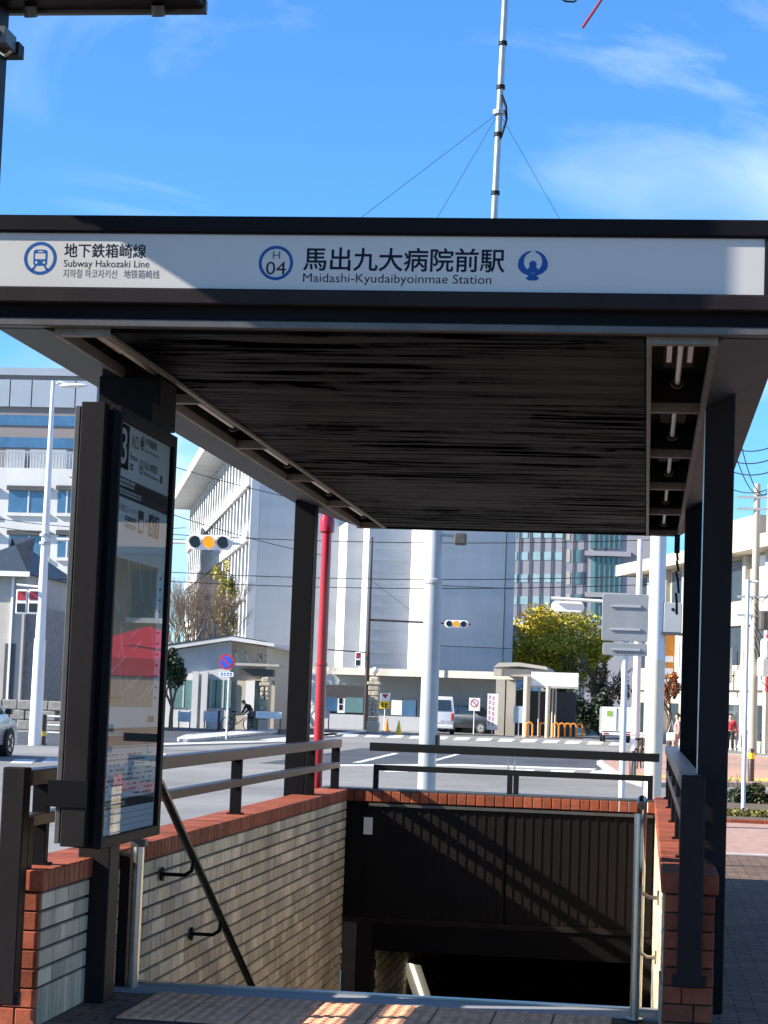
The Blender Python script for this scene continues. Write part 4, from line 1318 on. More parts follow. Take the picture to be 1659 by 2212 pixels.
a, b = at(0, 800, Y=TY2), at(0, 868, Y=TY2)
for k in range(8):
    xx = tx0+(tx1-tx0)*k/8
    bx('screen_panel', xx+0.06, xx+(tx1-tx0)/8-0.06, TY2-0.3, TY2-0.01, at(90, 880, Y=TY2).z, at(90, 822, Y=TY2).z, M_SCR, tb2)
bx('roof_band', tx0-0.1, tx1+0.1, TY2-0.35, TY2-0.01, at(90, 812, Y=TY2).z, at(90, 796, Y=TY2).z, M_SCR, tb2)
for v0, v1 in ((898, 920), (946, 968)):
    for k in range(10):
        u0 = -20+k*18.5
        a, b = at(u0, v0, Y=TY2), at(u0+17.5, v1, Y=TY2)
        bx('window', a.x, b.x, TY2-0.12, TY2-0.01, at(90, v1, Y=TY2).z, at(90, v0, Y=TY2).z, M_WINB, tb2)
HYY = 88.0
hs = thing('small_house', 'small beige house with dark hipped roof at the far left edge', 'house', (px_(10, HYY), HYY, RZ))
hx0, hx1 = px_(-120, HYY), px_(44, HYY)
ze = at(20, 1240, Y=HYY).z
bx('wall', hx0, hx1, HYY, HYY+8, RZ, ze, mat('house_siding', (0.40, 0.37, 0.34), 0.8, 0, 0.1, 1), hs)
MB().add([(hx0-0.4, HYY-0.5, ze), (hx1+0.25, HYY-0.5, ze), (hx1+0.25, HYY+8.5, ze), (hx0-0.4, HYY+8.5, ze), (hx0+2.5, HYY+4, ze+1.9), (hx1-2.0, HYY+4, ze+1.9)],
         [(0, 1, 5, 4), (1, 2, 5), (2, 3, 4, 5), (3, 0, 4), (0, 3, 2, 1)]).build('roof', M_ROOFD, hs)
bx('eaves_gutter', hx0-0.45, hx1+0.3, HYY-0.56, HYY-0.505, ze-0.12, ze+0.1, M_WHITE, hs)
bx('stone_flank', hx1+0.003, px_(70, HYY), HYY+0.3, HYY+6, RZ, at(20, 1310, Y=HYY).z, mat('grey_split_stone', (0.25, 0.235, 0.22), 0.9, 0, 0.35, 6, 0.6, 14), hs)
a, b = at(12, 1390, Y=HYY), at(28, 1500, Y=HYY)
bx('door', a.x, b.x, HYY-0.05, HYY-0.002, RZ, a.z, M_DKTRIM, hs)
bx('downpipe', px_(17, HYY)-0.05, px_(17, HYY)+0.05, HYY-0.12, HYY-0.01, RZ, ze-0.13, M_WHITE, hs)
sw = thing('retaining_wall', 'low dark stone retaining wall below the small house', 'wall', (px_(40, 80), 80, RZ))
zc = at(60, 1512, Y=80).z
cs0 = None
for j in range(3):
    for k in range(6):
        xx = px_(-60, 80)+k*0.62-(j % 2)*0.3
        z0 = RZ+(zc-RZ)*j/3
        bx('stone', xx+0.01, xx+0.60, 80+random.uniform(-0.04, 0.04), 80.6, z0+0.01, z0+(zc-RZ)/3-0.012, bpy.data.materials['grey_split_stone'], sw, 0.03)

# out of the frame to the right: the beige house and the red tent the board's glass mirrors
bg_ = thing('beige_house', 'beige rendered house beyond the right edge, seen mirrored in the board glass', 'house', (9, 52, RZ))
bx('wall', 3.9, 16, 48, 60, RZ, 8.6, mat('beige_render', (0.46, 0.33, 0.23), 0.85, 0, 0.12, 1.5, 0.1, 20), bg_)
bx('window', 5.9, 7.1, 47.95, 47.995, 3.3, 4.4, M_WIN, bg_)
bx('window_bar', 6.47, 6.53, 47.93, 47.949, 3.3, 4.4, M_WHITE, bg_)
bx('window_sill', 5.8, 7.2, 47.8, 47.995, 3.18, 3.295, M_WHITE, bg_)
bx('canopy', 4.4, 8.6, 46.9, 47.995, 4.75, 4.9, M_TRIM, bg_)
bx('shop_band', 4.2, 9.4, 47.7, 47.995, 2.45, 2.75, M_CONC, bg_)
tn = thing('red_tent', 'red market tent beyond the right edge, seen mirrored in the board glass', 'tent', (3.6, 35.5, RZ))
M_TENT = mat('red_canvas', (0.55, 0.02, 0.04), 0.6, 0, 0.1, 2)
tx, ty = 3.9, 36.5
MB().add([(tx-1.5, ty-1.5, 2.15), (tx+1.5, ty-1.5, 2.15), (tx+1.5, ty+1.5, 2.15), (tx-1.5, ty+1.5, 2.15), (tx, ty, 2.75)], [(0, 1, 4), (1, 2, 4), (2, 3, 4), (3, 0, 4)]).build('roof', M_TENT, tn)
for a in ((-1.5, 1.5, -1.5, -1.48), (-1.5, 1.5, 1.48, 1.5), (-1.5, -1.48, -1.47, 1.47), (1.48, 1.5, -1.47, 1.47)):
    bx('valance', tx+a[0], tx+a[1], ty+a[2], ty+a[3], 1.85, 2.149, M_TENT, tn)
for sx in (-1, 1):
    for sy in (-1, 1):
        bx('leg', tx+sx*1.44-0.02, tx+sx*1.44+0.02, ty+sy*1.44-0.02, ty+sy*1.44+0.02, RZ, 2.14, M_WHITE, tn)
# ================================================================ poles, signals, street furniture
M_AMBER = mat('amber_lens', (1.0, 0.25, 0.0), 0.3, 0, 0, emit=0.5)
M_LENS = mat('dark_lens', (0.02, 0.022, 0.024), 0.25, 0, 0)
M_LENSR = mat('dim_red_lens', (0.35, 0.03, 0.04), 0.3, 0, 0)
M_YEL = mat('yellow_plastic', (0.65, 0.45, 0.03), 0.5, 0, 0.1, 4)
M_ORANGE = mat('orange_tube_paint', (0.70, 0.24, 0.02), 0.45, 0, 0.1, 4)
def pole_at(u, v, Y):
    p = at(u, v, Y=Y)
    return Vector((p.x, Y, RZ))
def horizontal_signal(parent, c, lit=True, front=-1, w=1.2, m=M_WHITE):
    """three-lamp signal head centred at c, lamps along x"""
    x, y, z = c
    h = 0.19*w/1.2
    pts = []
    for i in range(24):
        t = 2*math.pi*i/24
        cx = (w/2-h) * (1 if math.cos(t) >= 0 else -1)
        pts.append((x+cx+h*math.cos(t), y, z+h*math.sin(t)))
    hd = MB().prism(pts, (0, 0.14, 0)).build('signal_head', m, parent)
    if front < 0:
        for k in (-1, 0, 1):
            xx = x+k*0.36*w/1.2
            r = 0.148*w/1.2
            ring = [(xx+r*math.cos(R(t)), y-0.004, z+r*math.sin(R(t))) for t in range(0, 360, 20)]
            MB().prism(ring[::-1], (0, -0.02, 0)).build('lens', M_AMBER if (k == 0 and lit) else M_LENS, hd)
            hood = MB()
            for t in range(0, 200, 20):
                a, b = R(t-10), R(t+10)
                hood.quad((xx+r*1.06*math.cos(a), y-0.001, z+r*1.06*math.sin(a)), (xx+r*1.06*math.cos(b), y-0.001, z+r*1.06*math.sin(b)),
                          (xx+r*1.06*math.cos(b), y-0.16, z+r*1.06*math.sin(b)), (xx+r*1.06*math.cos(a), y-0.16, z+r*1.06*math.sin(a)))
            hood.build('hood', m, hd)
    return hd
def ped_signal(parent, x, y, z, w=0.38, h=0.85):
    b = bx('walk_signal', x-w/2, x+w/2, y, y+0.2, z-h/2, z+h/2, M_WHITE, parent, 0.02)
    bx('red_lens', x-w*0.38, x+w*0.38, y-0.012, y-0.001, z+0.05, z+h*0.42, M_LENSR, b)
    bx('green_lens', x-w*0.38, x+w*0.38, y-0.012, y-0.001, z-h*0.42, z-0.05, M_LENS, b)
    bx('visor', x-w*0.42, x+w*0.42, y-0.14, y-0.013, z+h*0.44, z+h*0.46, M_WHITE, b)

b0 = gr(75, 1610)
LY = b0.y
lpo = thing('street_lamp', 'tall white street lamp with traffic signal arm at the left', 'street lamp', b0)
topz = at(120, 823, Y=LY).z
MB().cyl(b0, (b0.x, LY, 3.0), 0.19, 0.17, 16).build('pole_base', M_POLEW, lpo, smooth=True)
MB().cyl((b0.x, LY, 3.0), (b0.x, LY, topz), 0.145, 0.055, 14).build('pole', M_POLEW, lpo, smooth=True)
hx = at(150, 833, Y=LY)
MB().tube([(b0.x, LY, topz-0.15), (b0.x+0.2, LY, topz-0.02), (hx.x, LY, hx.z+0.02)], 0.035, 8).build('lamp_arm', M_POLEW, lpo)
MB().lathe([(0.02, -0.45), (0.11, -0.35), (0.15, 0.0), (0.12, 0.3), (0.03, 0.42)], (0, 0, 0), 12).xf(Matrix.Translation((hx.x+0.15, LY, hx.z)) @ Matrix.Rotation(R(88), 4, 'Y') @ Matrix.Diagonal((0.45, 1, 1, 1))).build('lamp_head', M_WHITE, lpo, smooth=True)
az = at(110, 1165, Y=LY).z
s0, s1 = at(402, 1170, Y=LY), at(502, 1170, Y=LY)
MB().cyl((b0.x, LY, az), (s1.x+0.25, LY+0.25, s0.z), 0.055, 0.045, 10).build('signal_arm', M_POLEW, lpo, smooth=True)
for dz in (-0.12, 0.12):
    MB().cyl((b0.x, LY, az+dz-0.04), (b0.x, LY, az+dz+0.04), 0.17, n=14).build('clamp', M_POLE, lpo)
horizontal_signal(lpo, ((s0.x+s1.x)/2, LY, s0.z), w=(s1.x-s0.x))
z2 = at(90, 1268, Y=LY).z
MB().cyl((b0.x, LY, z2), (at(36, 1266, Y=LY).x, LY, z2+0.05), 0.03, n=8).build('walk_arm', M_POLEW, lpo)
for u in (46, 72):
    ped_signal(lpo, at(u, 1300, Y=LY-0.1).x, LY-0.1, at(u, 1300, Y=LY).z, 0.33, 0.72)

b1 = gr(789, 1577)
DY = b1.y
dpo = thing('signal_pole', 'dark brown pole with amber traffic signal arm beside the stone gate post', 'signal pole', b1)
MB().cyl(b1, (b1.x, DY, 4.2), 0.13, 0.11, 12).build('pole_base', M_DPOLE, dpo, smooth=True)
MB().cyl((b1.x, DY, 4.2), (b1.x, DY, at(805, 1160, Y=DY).z), 0.085, 0.05, 12).build('pole', M_DPOLE, dpo, smooth=True)
az = at(800, 1339, Y=DY).z
s0, s1 = at(960, 1347, Y=DY), at(1012, 1347, Y=DY)
MB().cyl((b1.x, DY, az), (s1.x+0.1, DY+0.2, s0.z), 0.06, 0.05, 10).build('signal_arm', M_DPOLE, dpo)
MB().cyl((b1.x, DY, az+2.2), ((s0.x+b1.x)/2+1.0, DY+0.1, s0.z+0.08), 0.012, n=5).build('stay_wire', M_DPOLE, dpo)
horizontal_signal(dpo, ((s0.x+s1.x)/2, DY, s0.z), w=(s1.x-s0.x))
az = at(750, 1408, Y=DY).z
MB().cyl((b1.x, DY, az), (at(690, 1405, Y=DY).x, DY, az+0.1), 0.035, n=8).build('walk_arm', M_DPOLE, dpo)
ped_signal(dpo, at(774, 1424, Y=DY).x, DY-0.12, at(774, 1424, Y=DY).z, 0.30, 0.8)
ped_signal(dpo, at(694, 1424, Y=DY).x, DY-0.12, at(694, 1424, Y=DY).z, 0.30, 0.8)

g0 = pole_at(921, 1700, 28.5)
gpo = thing('grey_pole', 'thick grey steel pole rising behind the rear railing', 'pole', g0)
MB().cyl(g0, g0+Vector((0, 0, 3.35)), 0.125, 0.118, 20).build('lower_shaft', M_POLE, gpo, smooth=True)
MB().cyl(g0+Vector((0, 0, 3.35)), g0+Vector((0, 0, 7.2)), 0.108, 0.09, 20).build('upper_shaft', M_POLE, gpo, smooth=True)
MB().lathe([(0.126, 3.30), (0.131, 3.32), (0.131, 3.36), (0.108, 3.38)], g0, 20).build('joint_ring', M_POLE, gpo)
a, b = at(982, 1152, Y=28.5), at(1008, 1178, Y=28.5)
bx('loudspeaker', a.x, b.x, 28.4, 28.6, b.z, a.z, M_TRIM, gpo, 0.02)
MB().cyl((g0.x, 28.5, a.z-0.02), (a.x, 28.5, a.z-0.04), 0.02, n=8).build('bracket', M_POLE, gpo)
bx('terminal_box', g0.x+0.125, g0.x+0.16, 28.44, 28.56, 0.9, 1.15, M_TRIM, gpo)

w0 = pole_at(1411, 1640, 31.0)
wpo = thing('white_pole', 'thick white pole with cream lower half and grey control box', 'pole', w0)
zc = at(1411, 1425, Y=31).z
MB().cyl(w0, (w0.x, 31, zc), 0.128, 0.125, 20).build('lower_shaft', M_POLEC, wpo, smooth=True)
MB().cyl((w0.x, 31, zc), (w0.x, 31, 7.6), 0.124, 0.105, 20).build('upper_shaft', M_POLEW, wpo, smooth=True)
a, b = at(1434, 1302, Y=31), at(1472, 1368, Y=31)
cbx = bx('control_box', a.x, b.x, 30.9, 31.2, b.z, a.z, M_POLE, wpo, 0.01)
bx('box_roof', a.x-0.02, b.x+0.02, 30.87, 31.23, b.z-0.03, b.z-0.001, M_TRIM, cbx)
MB().cyl(((a.x+b.x)/2, 30.9, a.z-0.1), ((a.x+b.x)/2, 30.885, a.z-0.1), 0.025, n=10).build('lock', M_BLACK, cbx)
MB().cyl((w0.x+0.11, 31, RZ), (w0.x+0.13, 31, zc+0.6), 0.014, n=8).build('conduit', M_POLEW, wpo)

s_ = pole_at(1343, 1700, 34.5)
spo = thing('sign_post', 'white post carrying two grey road sign backs behind the rear railing', 'sign', s_)
MB().cyl(s_, (s_.x, 34.5, at(1350, 1298, Y=34.5).z), 0.05, n=14).build('post', M_POLEW, spo, smooth=True)
for v0, v1 in ((1283, 1386), (1389, 1417)):
    a, b = at(1303, v0, Y=34.45), at(1400, v1, Y=34.45)
    pl = MB().prism([(a.x+x, 34.42, b.z+z) for x, z in rrect(0, b.x-a.x, 0, a.z-b.z, 0.04)], (0, -0.006, 0)).build('sign_back', mat('sign_back_grey', (0.27, 0.275, 0.28), 0.5, 0.3) if v0 == 1283 else bpy.data.materials['sign_back_grey'], spo)
    ed = MB()
    ed.tube([(a.x+x, 34.428, b.z+z) for x, z in rrect(0, b.x-a.x, 0, a.z-b.z, 0.04)], 0.008, 6)
    ed.build('rim', M_POLE, pl)
    for f in ((0.25, 0.75) if v0 == 1283 else (0.5,)):
        zz = b.z+(a.z-b.z)*f
        bx('cross_bar', a.x+0.13, b.x-0.13, 34.385, 34.412, zz-0.02, zz+0.02, M_POLE, pl)

f_ = gr(1371, 1652)
FY = f_.y
fpo = thing('far_signal_pole', 'slim white pole with a traffic signal turned away', 'signal pole', f_)
MB().cyl(f_, (f_.x, FY, at(1385, 1165, Y=FY).z), 0.15, 0.08, 14).build('pole', M_POLEW, fpo, smooth=True)
a, b = at(1190, 1300, Y=FY), at(1262, 1300, Y=FY)
MB().cyl((f_.x, FY, b.z), (a.x, FY-0.02, b.z+0.08), 0.05, n=8).build('signal_arm', M_POLEW, fpo)
horizontal_signal(fpo, ((a.x+b.x)/2, FY+0.1, a.z-0.12), front=1, w=b.x-a.x)

t_ = gr(1605, 1766)
tpo = thing('thin_pole', 'thin white pole standing in the planted strip at the right', 'pole', t_)
MB().cyl(t_, (t_.x, t_.y, at(1612, 1252, Y=t_.y).z), 0.036, n=12).build('shaft', M_POLEW, tpo, smooth=True)
MB().cyl((t_.x-0.03, t_.y, at(1612, 1256, Y=t_.y).z), (t_.x+0.16, t_.y, at(1612, 1256, Y=t_.y).z), 0.02, n=8).build('top_arm', M_POLEW, tpo)
u_ = Vector((px_(1627, 86), 86, RZ))
upo = thing('utility_pole', 'concrete utility pole with crossarms and tangled wires at the right edge', 'utility pole', u_)
MB().cyl(u_, (u_.x, 86, at(1632, 1045, Y=86).z), 0.2, 0.13, 12).build('pole', M_CONC, upo, smooth=True)
for v in (1075, 1100, 1290, 1330):
    p = at(1630, v, Y=86)
    bx('crossarm', p.x-0.7, p.x+0.9, 85.85, 85.95, p.z-0.05, p.z+0.05, M_POLE, upo)
for u, v in ((1650, 1340), (1655, 1400), (1648, 1440)):
    p = at(u, v, Y=85.7)
    MB().lathe([(0.18, -0.4), (0.22, -0.36), (0.22, 0.3), (0.14, 0.38)], p, 12).build('transformer', M_TRIM if v == 1340 else M_WHITE, upo)
for k in range(9):
    p, q = at(1630, 1290+k*14, Y=85.8), at(1665, 1300+k*22+random.uniform(-25, 25), Y=85.6)
    MB().tube([p, (p+q)/2-Vector((0, 0, random.uniform(0.1, 0.6))), q], 0.02, 5).build('drop_wire', M_BLACK, upo)
uy2 = Vector((px_(1642, 86), 86, RZ))
MB().cyl((uy2.x+0.2, 86.0, 10.6), (uy2.x+0.25, 86.0, at(1650, 1062, Y=86).z+0.2), 0.04, n=6).build('spike', M_DPOLE, upo)

# ---- road signs and small furniture at the gate
n0 = gr(489, 1597)
NY = n0.y
npk = thing('no_parking_sign', 'round blue no-parking sign with red rim on a white post', 'sign', n0)
MB().cyl(n0, (n0.x, NY, at(490, 1420, Y=NY).z), 0.035, n=10).build('post', M_POLEW, npk, smooth=True)
c = at(489, 1430, Y=NY-0.05)
r = 17/ppm(NY)
def disc(c, r, y, n=28):
    return MB().prism([(c.x+r*math.cos(2*math.pi*i/n), y, c.z+r*math.sin(2*math.pi*i/n)) for i in range(n)][::-1], (0, -0.006, 0))
disc(c, r, NY-0.05).build('rim', mat('sign_red', (0.45, 0.02, 0.06), 0.4), npk)
disc(c, r*0.76, NY-0.058).build('face', mat('sign_blue', (0.01, 0.09, 0.50), 0.4), npk)
sl_ = MB().box(-r*0.75, r*0.75, -0.002, 0.0, -r*0.1, r*0.1).xf(Matrix.Translation((c.x, NY-0.066, c.z)) @ Matrix.Rotation(R(45), 4, 'Y'))
sl_.build('slash', bpy.data.materials['sign_red'], npk)
a, b = at(474, 1451, Y=NY-0.05), at(504, 1462, Y=NY-0.05)
bx('sub_plate', a.x, b.x, NY-0.06, NY-0.05, b.z, a.z, M_PAPER, npk)
print_marks('small_print', (a.x+0.04, NY-0.063, b.z+0.03), (1, 0, 0), (0, 0, 1), b.x-a.x-0.08, a.z-b.z-0.06, 4, bpy.data.materials['sign_blue'], npk)

def panel_sign(name, label, u, v0, v1, wu, vb, cat, parts, m=M_PAPER):
    p = gr(u, vb)
    t = thing(name, label, cat, p)
    a, b = at(u-wu/2, v0, Y=p.y), at(u+wu/2, v1, Y=p.y)
    cx = (a.x+b.x)/2
    MB().cyl((cx, p.y, RZ), (cx, p.y, b.z), 0.03, n=8).build('post', M_POLEW, t)
    bx('panel', a.x, b.x, p.y-0.03, p.y, b.z, a.z, m, t)
    return t, a, b, p.y
t, a, b, y = panel_sign('warning_sign', 'white and yellow warning sign beside the stone gate post', 832, 1497, 1531, 20, 1578, 'sign', None)
bx('yellow_panel', a.x-0.03, b.x+0.01, y-0.045, y-0.031, b.z, b.z+(a.z-b.z)*0.48, mat('sign_yellow', (0.75, 0.52, 0.01), 0.5), t)
print_marks('small_print', (a.x+0.07, y-0.05, b.z+0.07), (1, 0, 0), (0, 0, 1), (b.x-a.x)*0.66, (a.z-b.z)*0.26, 2, M_BLACK, t)
zc, zh = b.z+(a.z-b.z)*0.78, (a.z-b.z)*0.15
MB().quad((a.x+0.08, y-0.034, zc+zh), ((a.x+b.x)/2, y-0.034, zc-zh), (b.x-0.08, y-0.034, zc+zh)).build('triangle', bpy.data.materials['sign_red'], t)
t, a, b, y = panel_sign('no_smoking_sign', 'white no-smoking sign with red ring near the parked cars', 1025, 1507, 1536, 23, 1586, 'sign', None)
c = Vector(((a.x+b.x)/2, y, (a.z+b.z)/2+0.06))
rg = MB()
for i in range(28):
    p, q = 2*math.pi*i/28, 2*math.pi*(i+1)/28
    P = lambda rr, tt: (c.x+rr*math.cos(tt), y-0.034, c.z+rr*math.sin(tt))
    rg.quad(P(0.17, p), P(0.22, p), P(0.22, q), P(0.17, q))
rg.build('ring', bpy.data.materials['sign_red'], t)
MB().box(-0.2, 0.2, -0.002, 0, -0.025, 0.025).xf(Matrix.Translation((c.x, y-0.036, c.z)) @ Matrix.Rotation(R(45), 4, 'Y')).build('slash', bpy.data.materials['sign_red'], t)
t, a, b, y = panel_sign('vertical_banner', 'tall white banner sign with pink lettering by the beige pier', 1064, 1498, 1577, 21, 1588, 'banner', None)
M_PINK = mat('pink_print', (0.50, 0.10, 0.22), 0.6, 0, 0)
for k, dx in enumerate((0.10, 0.30)):
    for j in range(6):
        print_marks('small_print', (a.x+dx-0.03, y-0.034, a.z-0.28-j*0.28-k*0.05), (1, 0, 0), (0, 0, 1), 0.14, 0.17, 1, M_PINK, t)
t, a, b, y = panel_sign('notice_board', 'small pale blue notice board in front of the pavilion', 1121, 1525, 1562, 22, 1590, 'sign', None, mat('pale_blue_print', (0.40, 0.50, 0.58), 0.6))

M_CONE = mat('cone_yellow', (0.75, 0.50, 0.02), 0.5, 0, 0.05)
def cone(label, u, v, m, h=0.7):
    p = gr(u, v)
    o = thing('traffic_cone', label, 'traffic cone', p, group='traffic cones by the gate')
    MB().lathe([(0.15, 0.03), (0.025, h)], p, 12).build('cone', m, o, smooth=True)
    bx('base', p.x-0.2, p.x+0.2, p.y-0.2, p.y+0.2, RZ, RZ+0.03, M_BLACK if m != M_CONE else M_CONE, o)
cone('yellow traffic cone standing alone before the notice boards', 861, 1587, M_CONE)
cone('orange traffic cone standing by the warning sign', 835, 1580, M_ORANGE)
cone('yellow traffic cone beside the white banner at the gate house', 598, 1567, M_CONE)

def arch(label, u, v):
    p = gr(u, v)
    o = thing('arch_barrier', label, 'barrier', p, group='orange arch barriers at the pavilion')
    w, h = 0.16, 0.78
    pts = [(p.x-w, p.y, RZ), (p.x-w, p.y, RZ+h-w)]+[(p.x-w*math.cos(R(t)), p.y, RZ+h-w+w*math.sin(R(t))) for t in range(20, 180, 20)]+[(p.x+w, p.y, RZ+h-w), (p.x+w, p.y, RZ)]
    MB().tube(pts, 0.05, 8).build('hoop', M_ORANGE, o, smooth=True)
    MB().cyl((p.x, p.y, RZ), (p.x, p.y, RZ+0.02), 0.25, n=12).build('base', M_BLACK, o)
for k, (u, lab) in enumerate(((1143, 'orange arch barrier at the left pavilion column'), (1172, 'orange arch barrier between the two pavilion columns'), (1200, 'leftmost orange arch barrier of the close row right of the pavilion column'),
                              (1213, 'second orange arch barrier of the close row right of the pavilion column'), (1226, 'third orange arch barrier of the close row'), (1238, 'fourth orange arch barrier of the close row'), (1251, 'rightmost orange arch barrier beside the hedge'))):
    arch(lab, u, 1593+k*0.4)

def bollard(label, u, vt, vb, band=None, r=0.07):
    p = gr(u, vb)
    h = at(u, vt, Y=p.y).z
    o = thing('bollard', label, 'bollard', p, group='dark bollards')
    MB().lathe([(r, RZ), (r, h-0.04), (r*0.6, h)], (p.x, p.y, 0), 12).build('shaft', M_DPOLE, o, smooth=True)
    if band:
        MB().lathe([(r*1.12, h-band-0.14), (r*1.12, h-band)], (p.x, p.y, 0), 12).build('band', M_YEL, o)
    MB().lathe([(r*1.5, RZ), (r*1.5, RZ+0.03)], (p.x, p.y, 0), 12).build('foot', M_DPOLE, o)
bollard('black bollard nearest the gate house wall left of the sign', 418, 1533, 1572)
bollard('black bollard set back between its two neighbours', 446, 1526, 1563)
bollard('black bollard just left of the round blue sign', 472, 1535, 1577)
bollard('black bollard beside the stooping person', 536, 1540, 1580)
bollard('dark bollard with a yellow collar beyond the shrub bed', 1622, 1617, 1697, 0.10, 0.075)
bollard('dark bollard with yellow band behind the road sign post', 1366, 1622, 1688, 0.08, 0.08)
bollard('dark bollard beside the white street lamp', 92, 1543, 1609, 0.5, 0.09)
hf = thing('pipe_barrier', 'white three-bar pipe barrier beside the street lamp', 'barrier', gr(130, 1606))
y = gr(130, 1606).y
for v in (1547, 1566, 1582):
    p, q = at(100, v, Y=y), at(165, v, Y=y)
    MB().cyl((p.x, y, p.z), (q.x, y, p.z), 0.03, n=8).build('bar', M_POLEW, hf)
for u in (101, 164):
    p = at(u, 1545, Y=y)
    MB().cyl((p.x, y, RZ), (p.x, y, p.z), 0.035, n=8).build('post', M_POLEW, hf)
def low_banner(label, u0, u1, v0, v1, Y, m=M_PAPER):
    a, b = at(u0, v0, Y=Y), at(u1, v1, Y=Y)
    o = thing('fence_banner', label, 'banner', ((a.x+b.x)/2, Y, RZ), group='white banners along the gate house fence')
    bx('sheet', a.x, b.x, Y-0.01, Y, b.z, a.z, m, o)
    for x in (a.x+0.05, b.x-0.05):
        MB().cyl((x, Y+0.03, RZ), (x, Y+0.03, a.z+0.05), 0.03, n=8).build('post', M_DPOLE, o)
    for k in range(5):
        L = (b.x-a.x)*random.uniform(0.4, 0.85)
        bx('print_line', a.x+0.08, a.x+0.08+L*0.9, Y-0.014, Y-0.0105, b.z+(a.z-b.z)*(0.15+0.15*k), b.z+(a.z-b.z)*(0.2+0.15*k), bpy.data.materials['pale_blue_print'], o)
low_banner('white banner under the left gate house window', 385, 412, 1537, 1560, 97)
low_banner('white banner between the gate house windows', 440, 478, 1537, 1560, 97)
low_banner('wide white banner at the foot of the left gate post', 553, 608, 1536, 1553, 93)
low_banner('white notice stand left of the notice boards', 688, 712, 1534, 1552, 110)
sp_ = [gr(606, 1570), gr(640, 1568), gr(625, 1571)]
for p, lab in zip(sp_, ('small pale boulder left beside the wide banner', 'small pale boulder right under the canopy post', 'rounded pale boulder in the middle of the kerb')):
    bm = bmesh.new()
    bmesh.ops.create_icosphere(bm, subdivisions=2, radius=0.42)
    for v in bm.verts:
        v.co *= 1+0.25*noise.noise(v.co*2.3+p)
        v.co.z = max(v.co.z*1.1, -0.2)
    mb = MB()
    bm.verts.index_update()
    mb.add([(v.co.x+p.x, v.co.y+p.y, v.co.z+RZ+0.2) for v in bm.verts], [[v.index for v in f.verts] for f in bm.faces])
    bm.free()
    tag(mb.build('boulder', M_STONE, smooth=True), lab, 'boulder', 'boulders at the kerb')

# ================================================================ overhead wires
def wire(label, p, q, sag=0.3, r=0.012):
    pts = []
    for i in range(13):
        t = i/12
        s = p.lerp(q, t)
        s.z -= sag*4*t*(1-t)
        pts.append(s)
    tag(MB().tube(pts, r, 5).build('overhead_wire', M_BLACK), label, 'wire', 'overhead wires')
wires = [((200, 950, 70), (760, 1100, 95), 'upper wire crossing the sky left of the canopy post'), ((150, 1030, 70), (700, 1200, 95), 'wire passing in front of the column facade top'),
         ((300, 1150, 80), (1420, 1166, 80), 'wire just below the rear canopy edge'), ((300, 1232, 80), (1420, 1243, 80), 'wire crossing the grey end wall at mid height'),
         ((300, 1252, 80), (1420, 1262, 80), 'lower wire of the close pair crossing the grey end wall'), ((-20, 1118, 90), (400, 1140, 100), 'upper wire in front of the white office block'),
         ((-20, 1135, 90), (400, 1165, 100), 'lower wire in front of the white office block'), ((-20, 1230, 90), (300, 1250, 95), 'wire passing the third office window row'),
         ((1560, 958, 60), (1700, 950, 50), 'highest wire at the right of the canopy'), ((1560, 986, 60), (1700, 975, 50), 'second wire at the right of the canopy'),
         ((1560, 1008, 60), (1700, 1003, 50), 'third wire at the right of the canopy'), ((1560, 1045, 70), (1700, 1035, 60), 'lowest straight wire at the right of the canopy'),
         ((1600, 955, 60), (1672, 1050, 70), 'sagging service wire slanting down at the right'), ((1590, 985, 60), (1672, 1040, 75), 'slack service wire crossing lower at the right')]
for (a, b, lab) in wires:
    wire(lab, at(a[0], a[1], Y=a[2]), at(b[0], b[1], Y=b[2]), 0.35 if 'straight' in lab else (0.8 if 'slack' in lab or 'sagging' in lab else 0.25), 0.016)

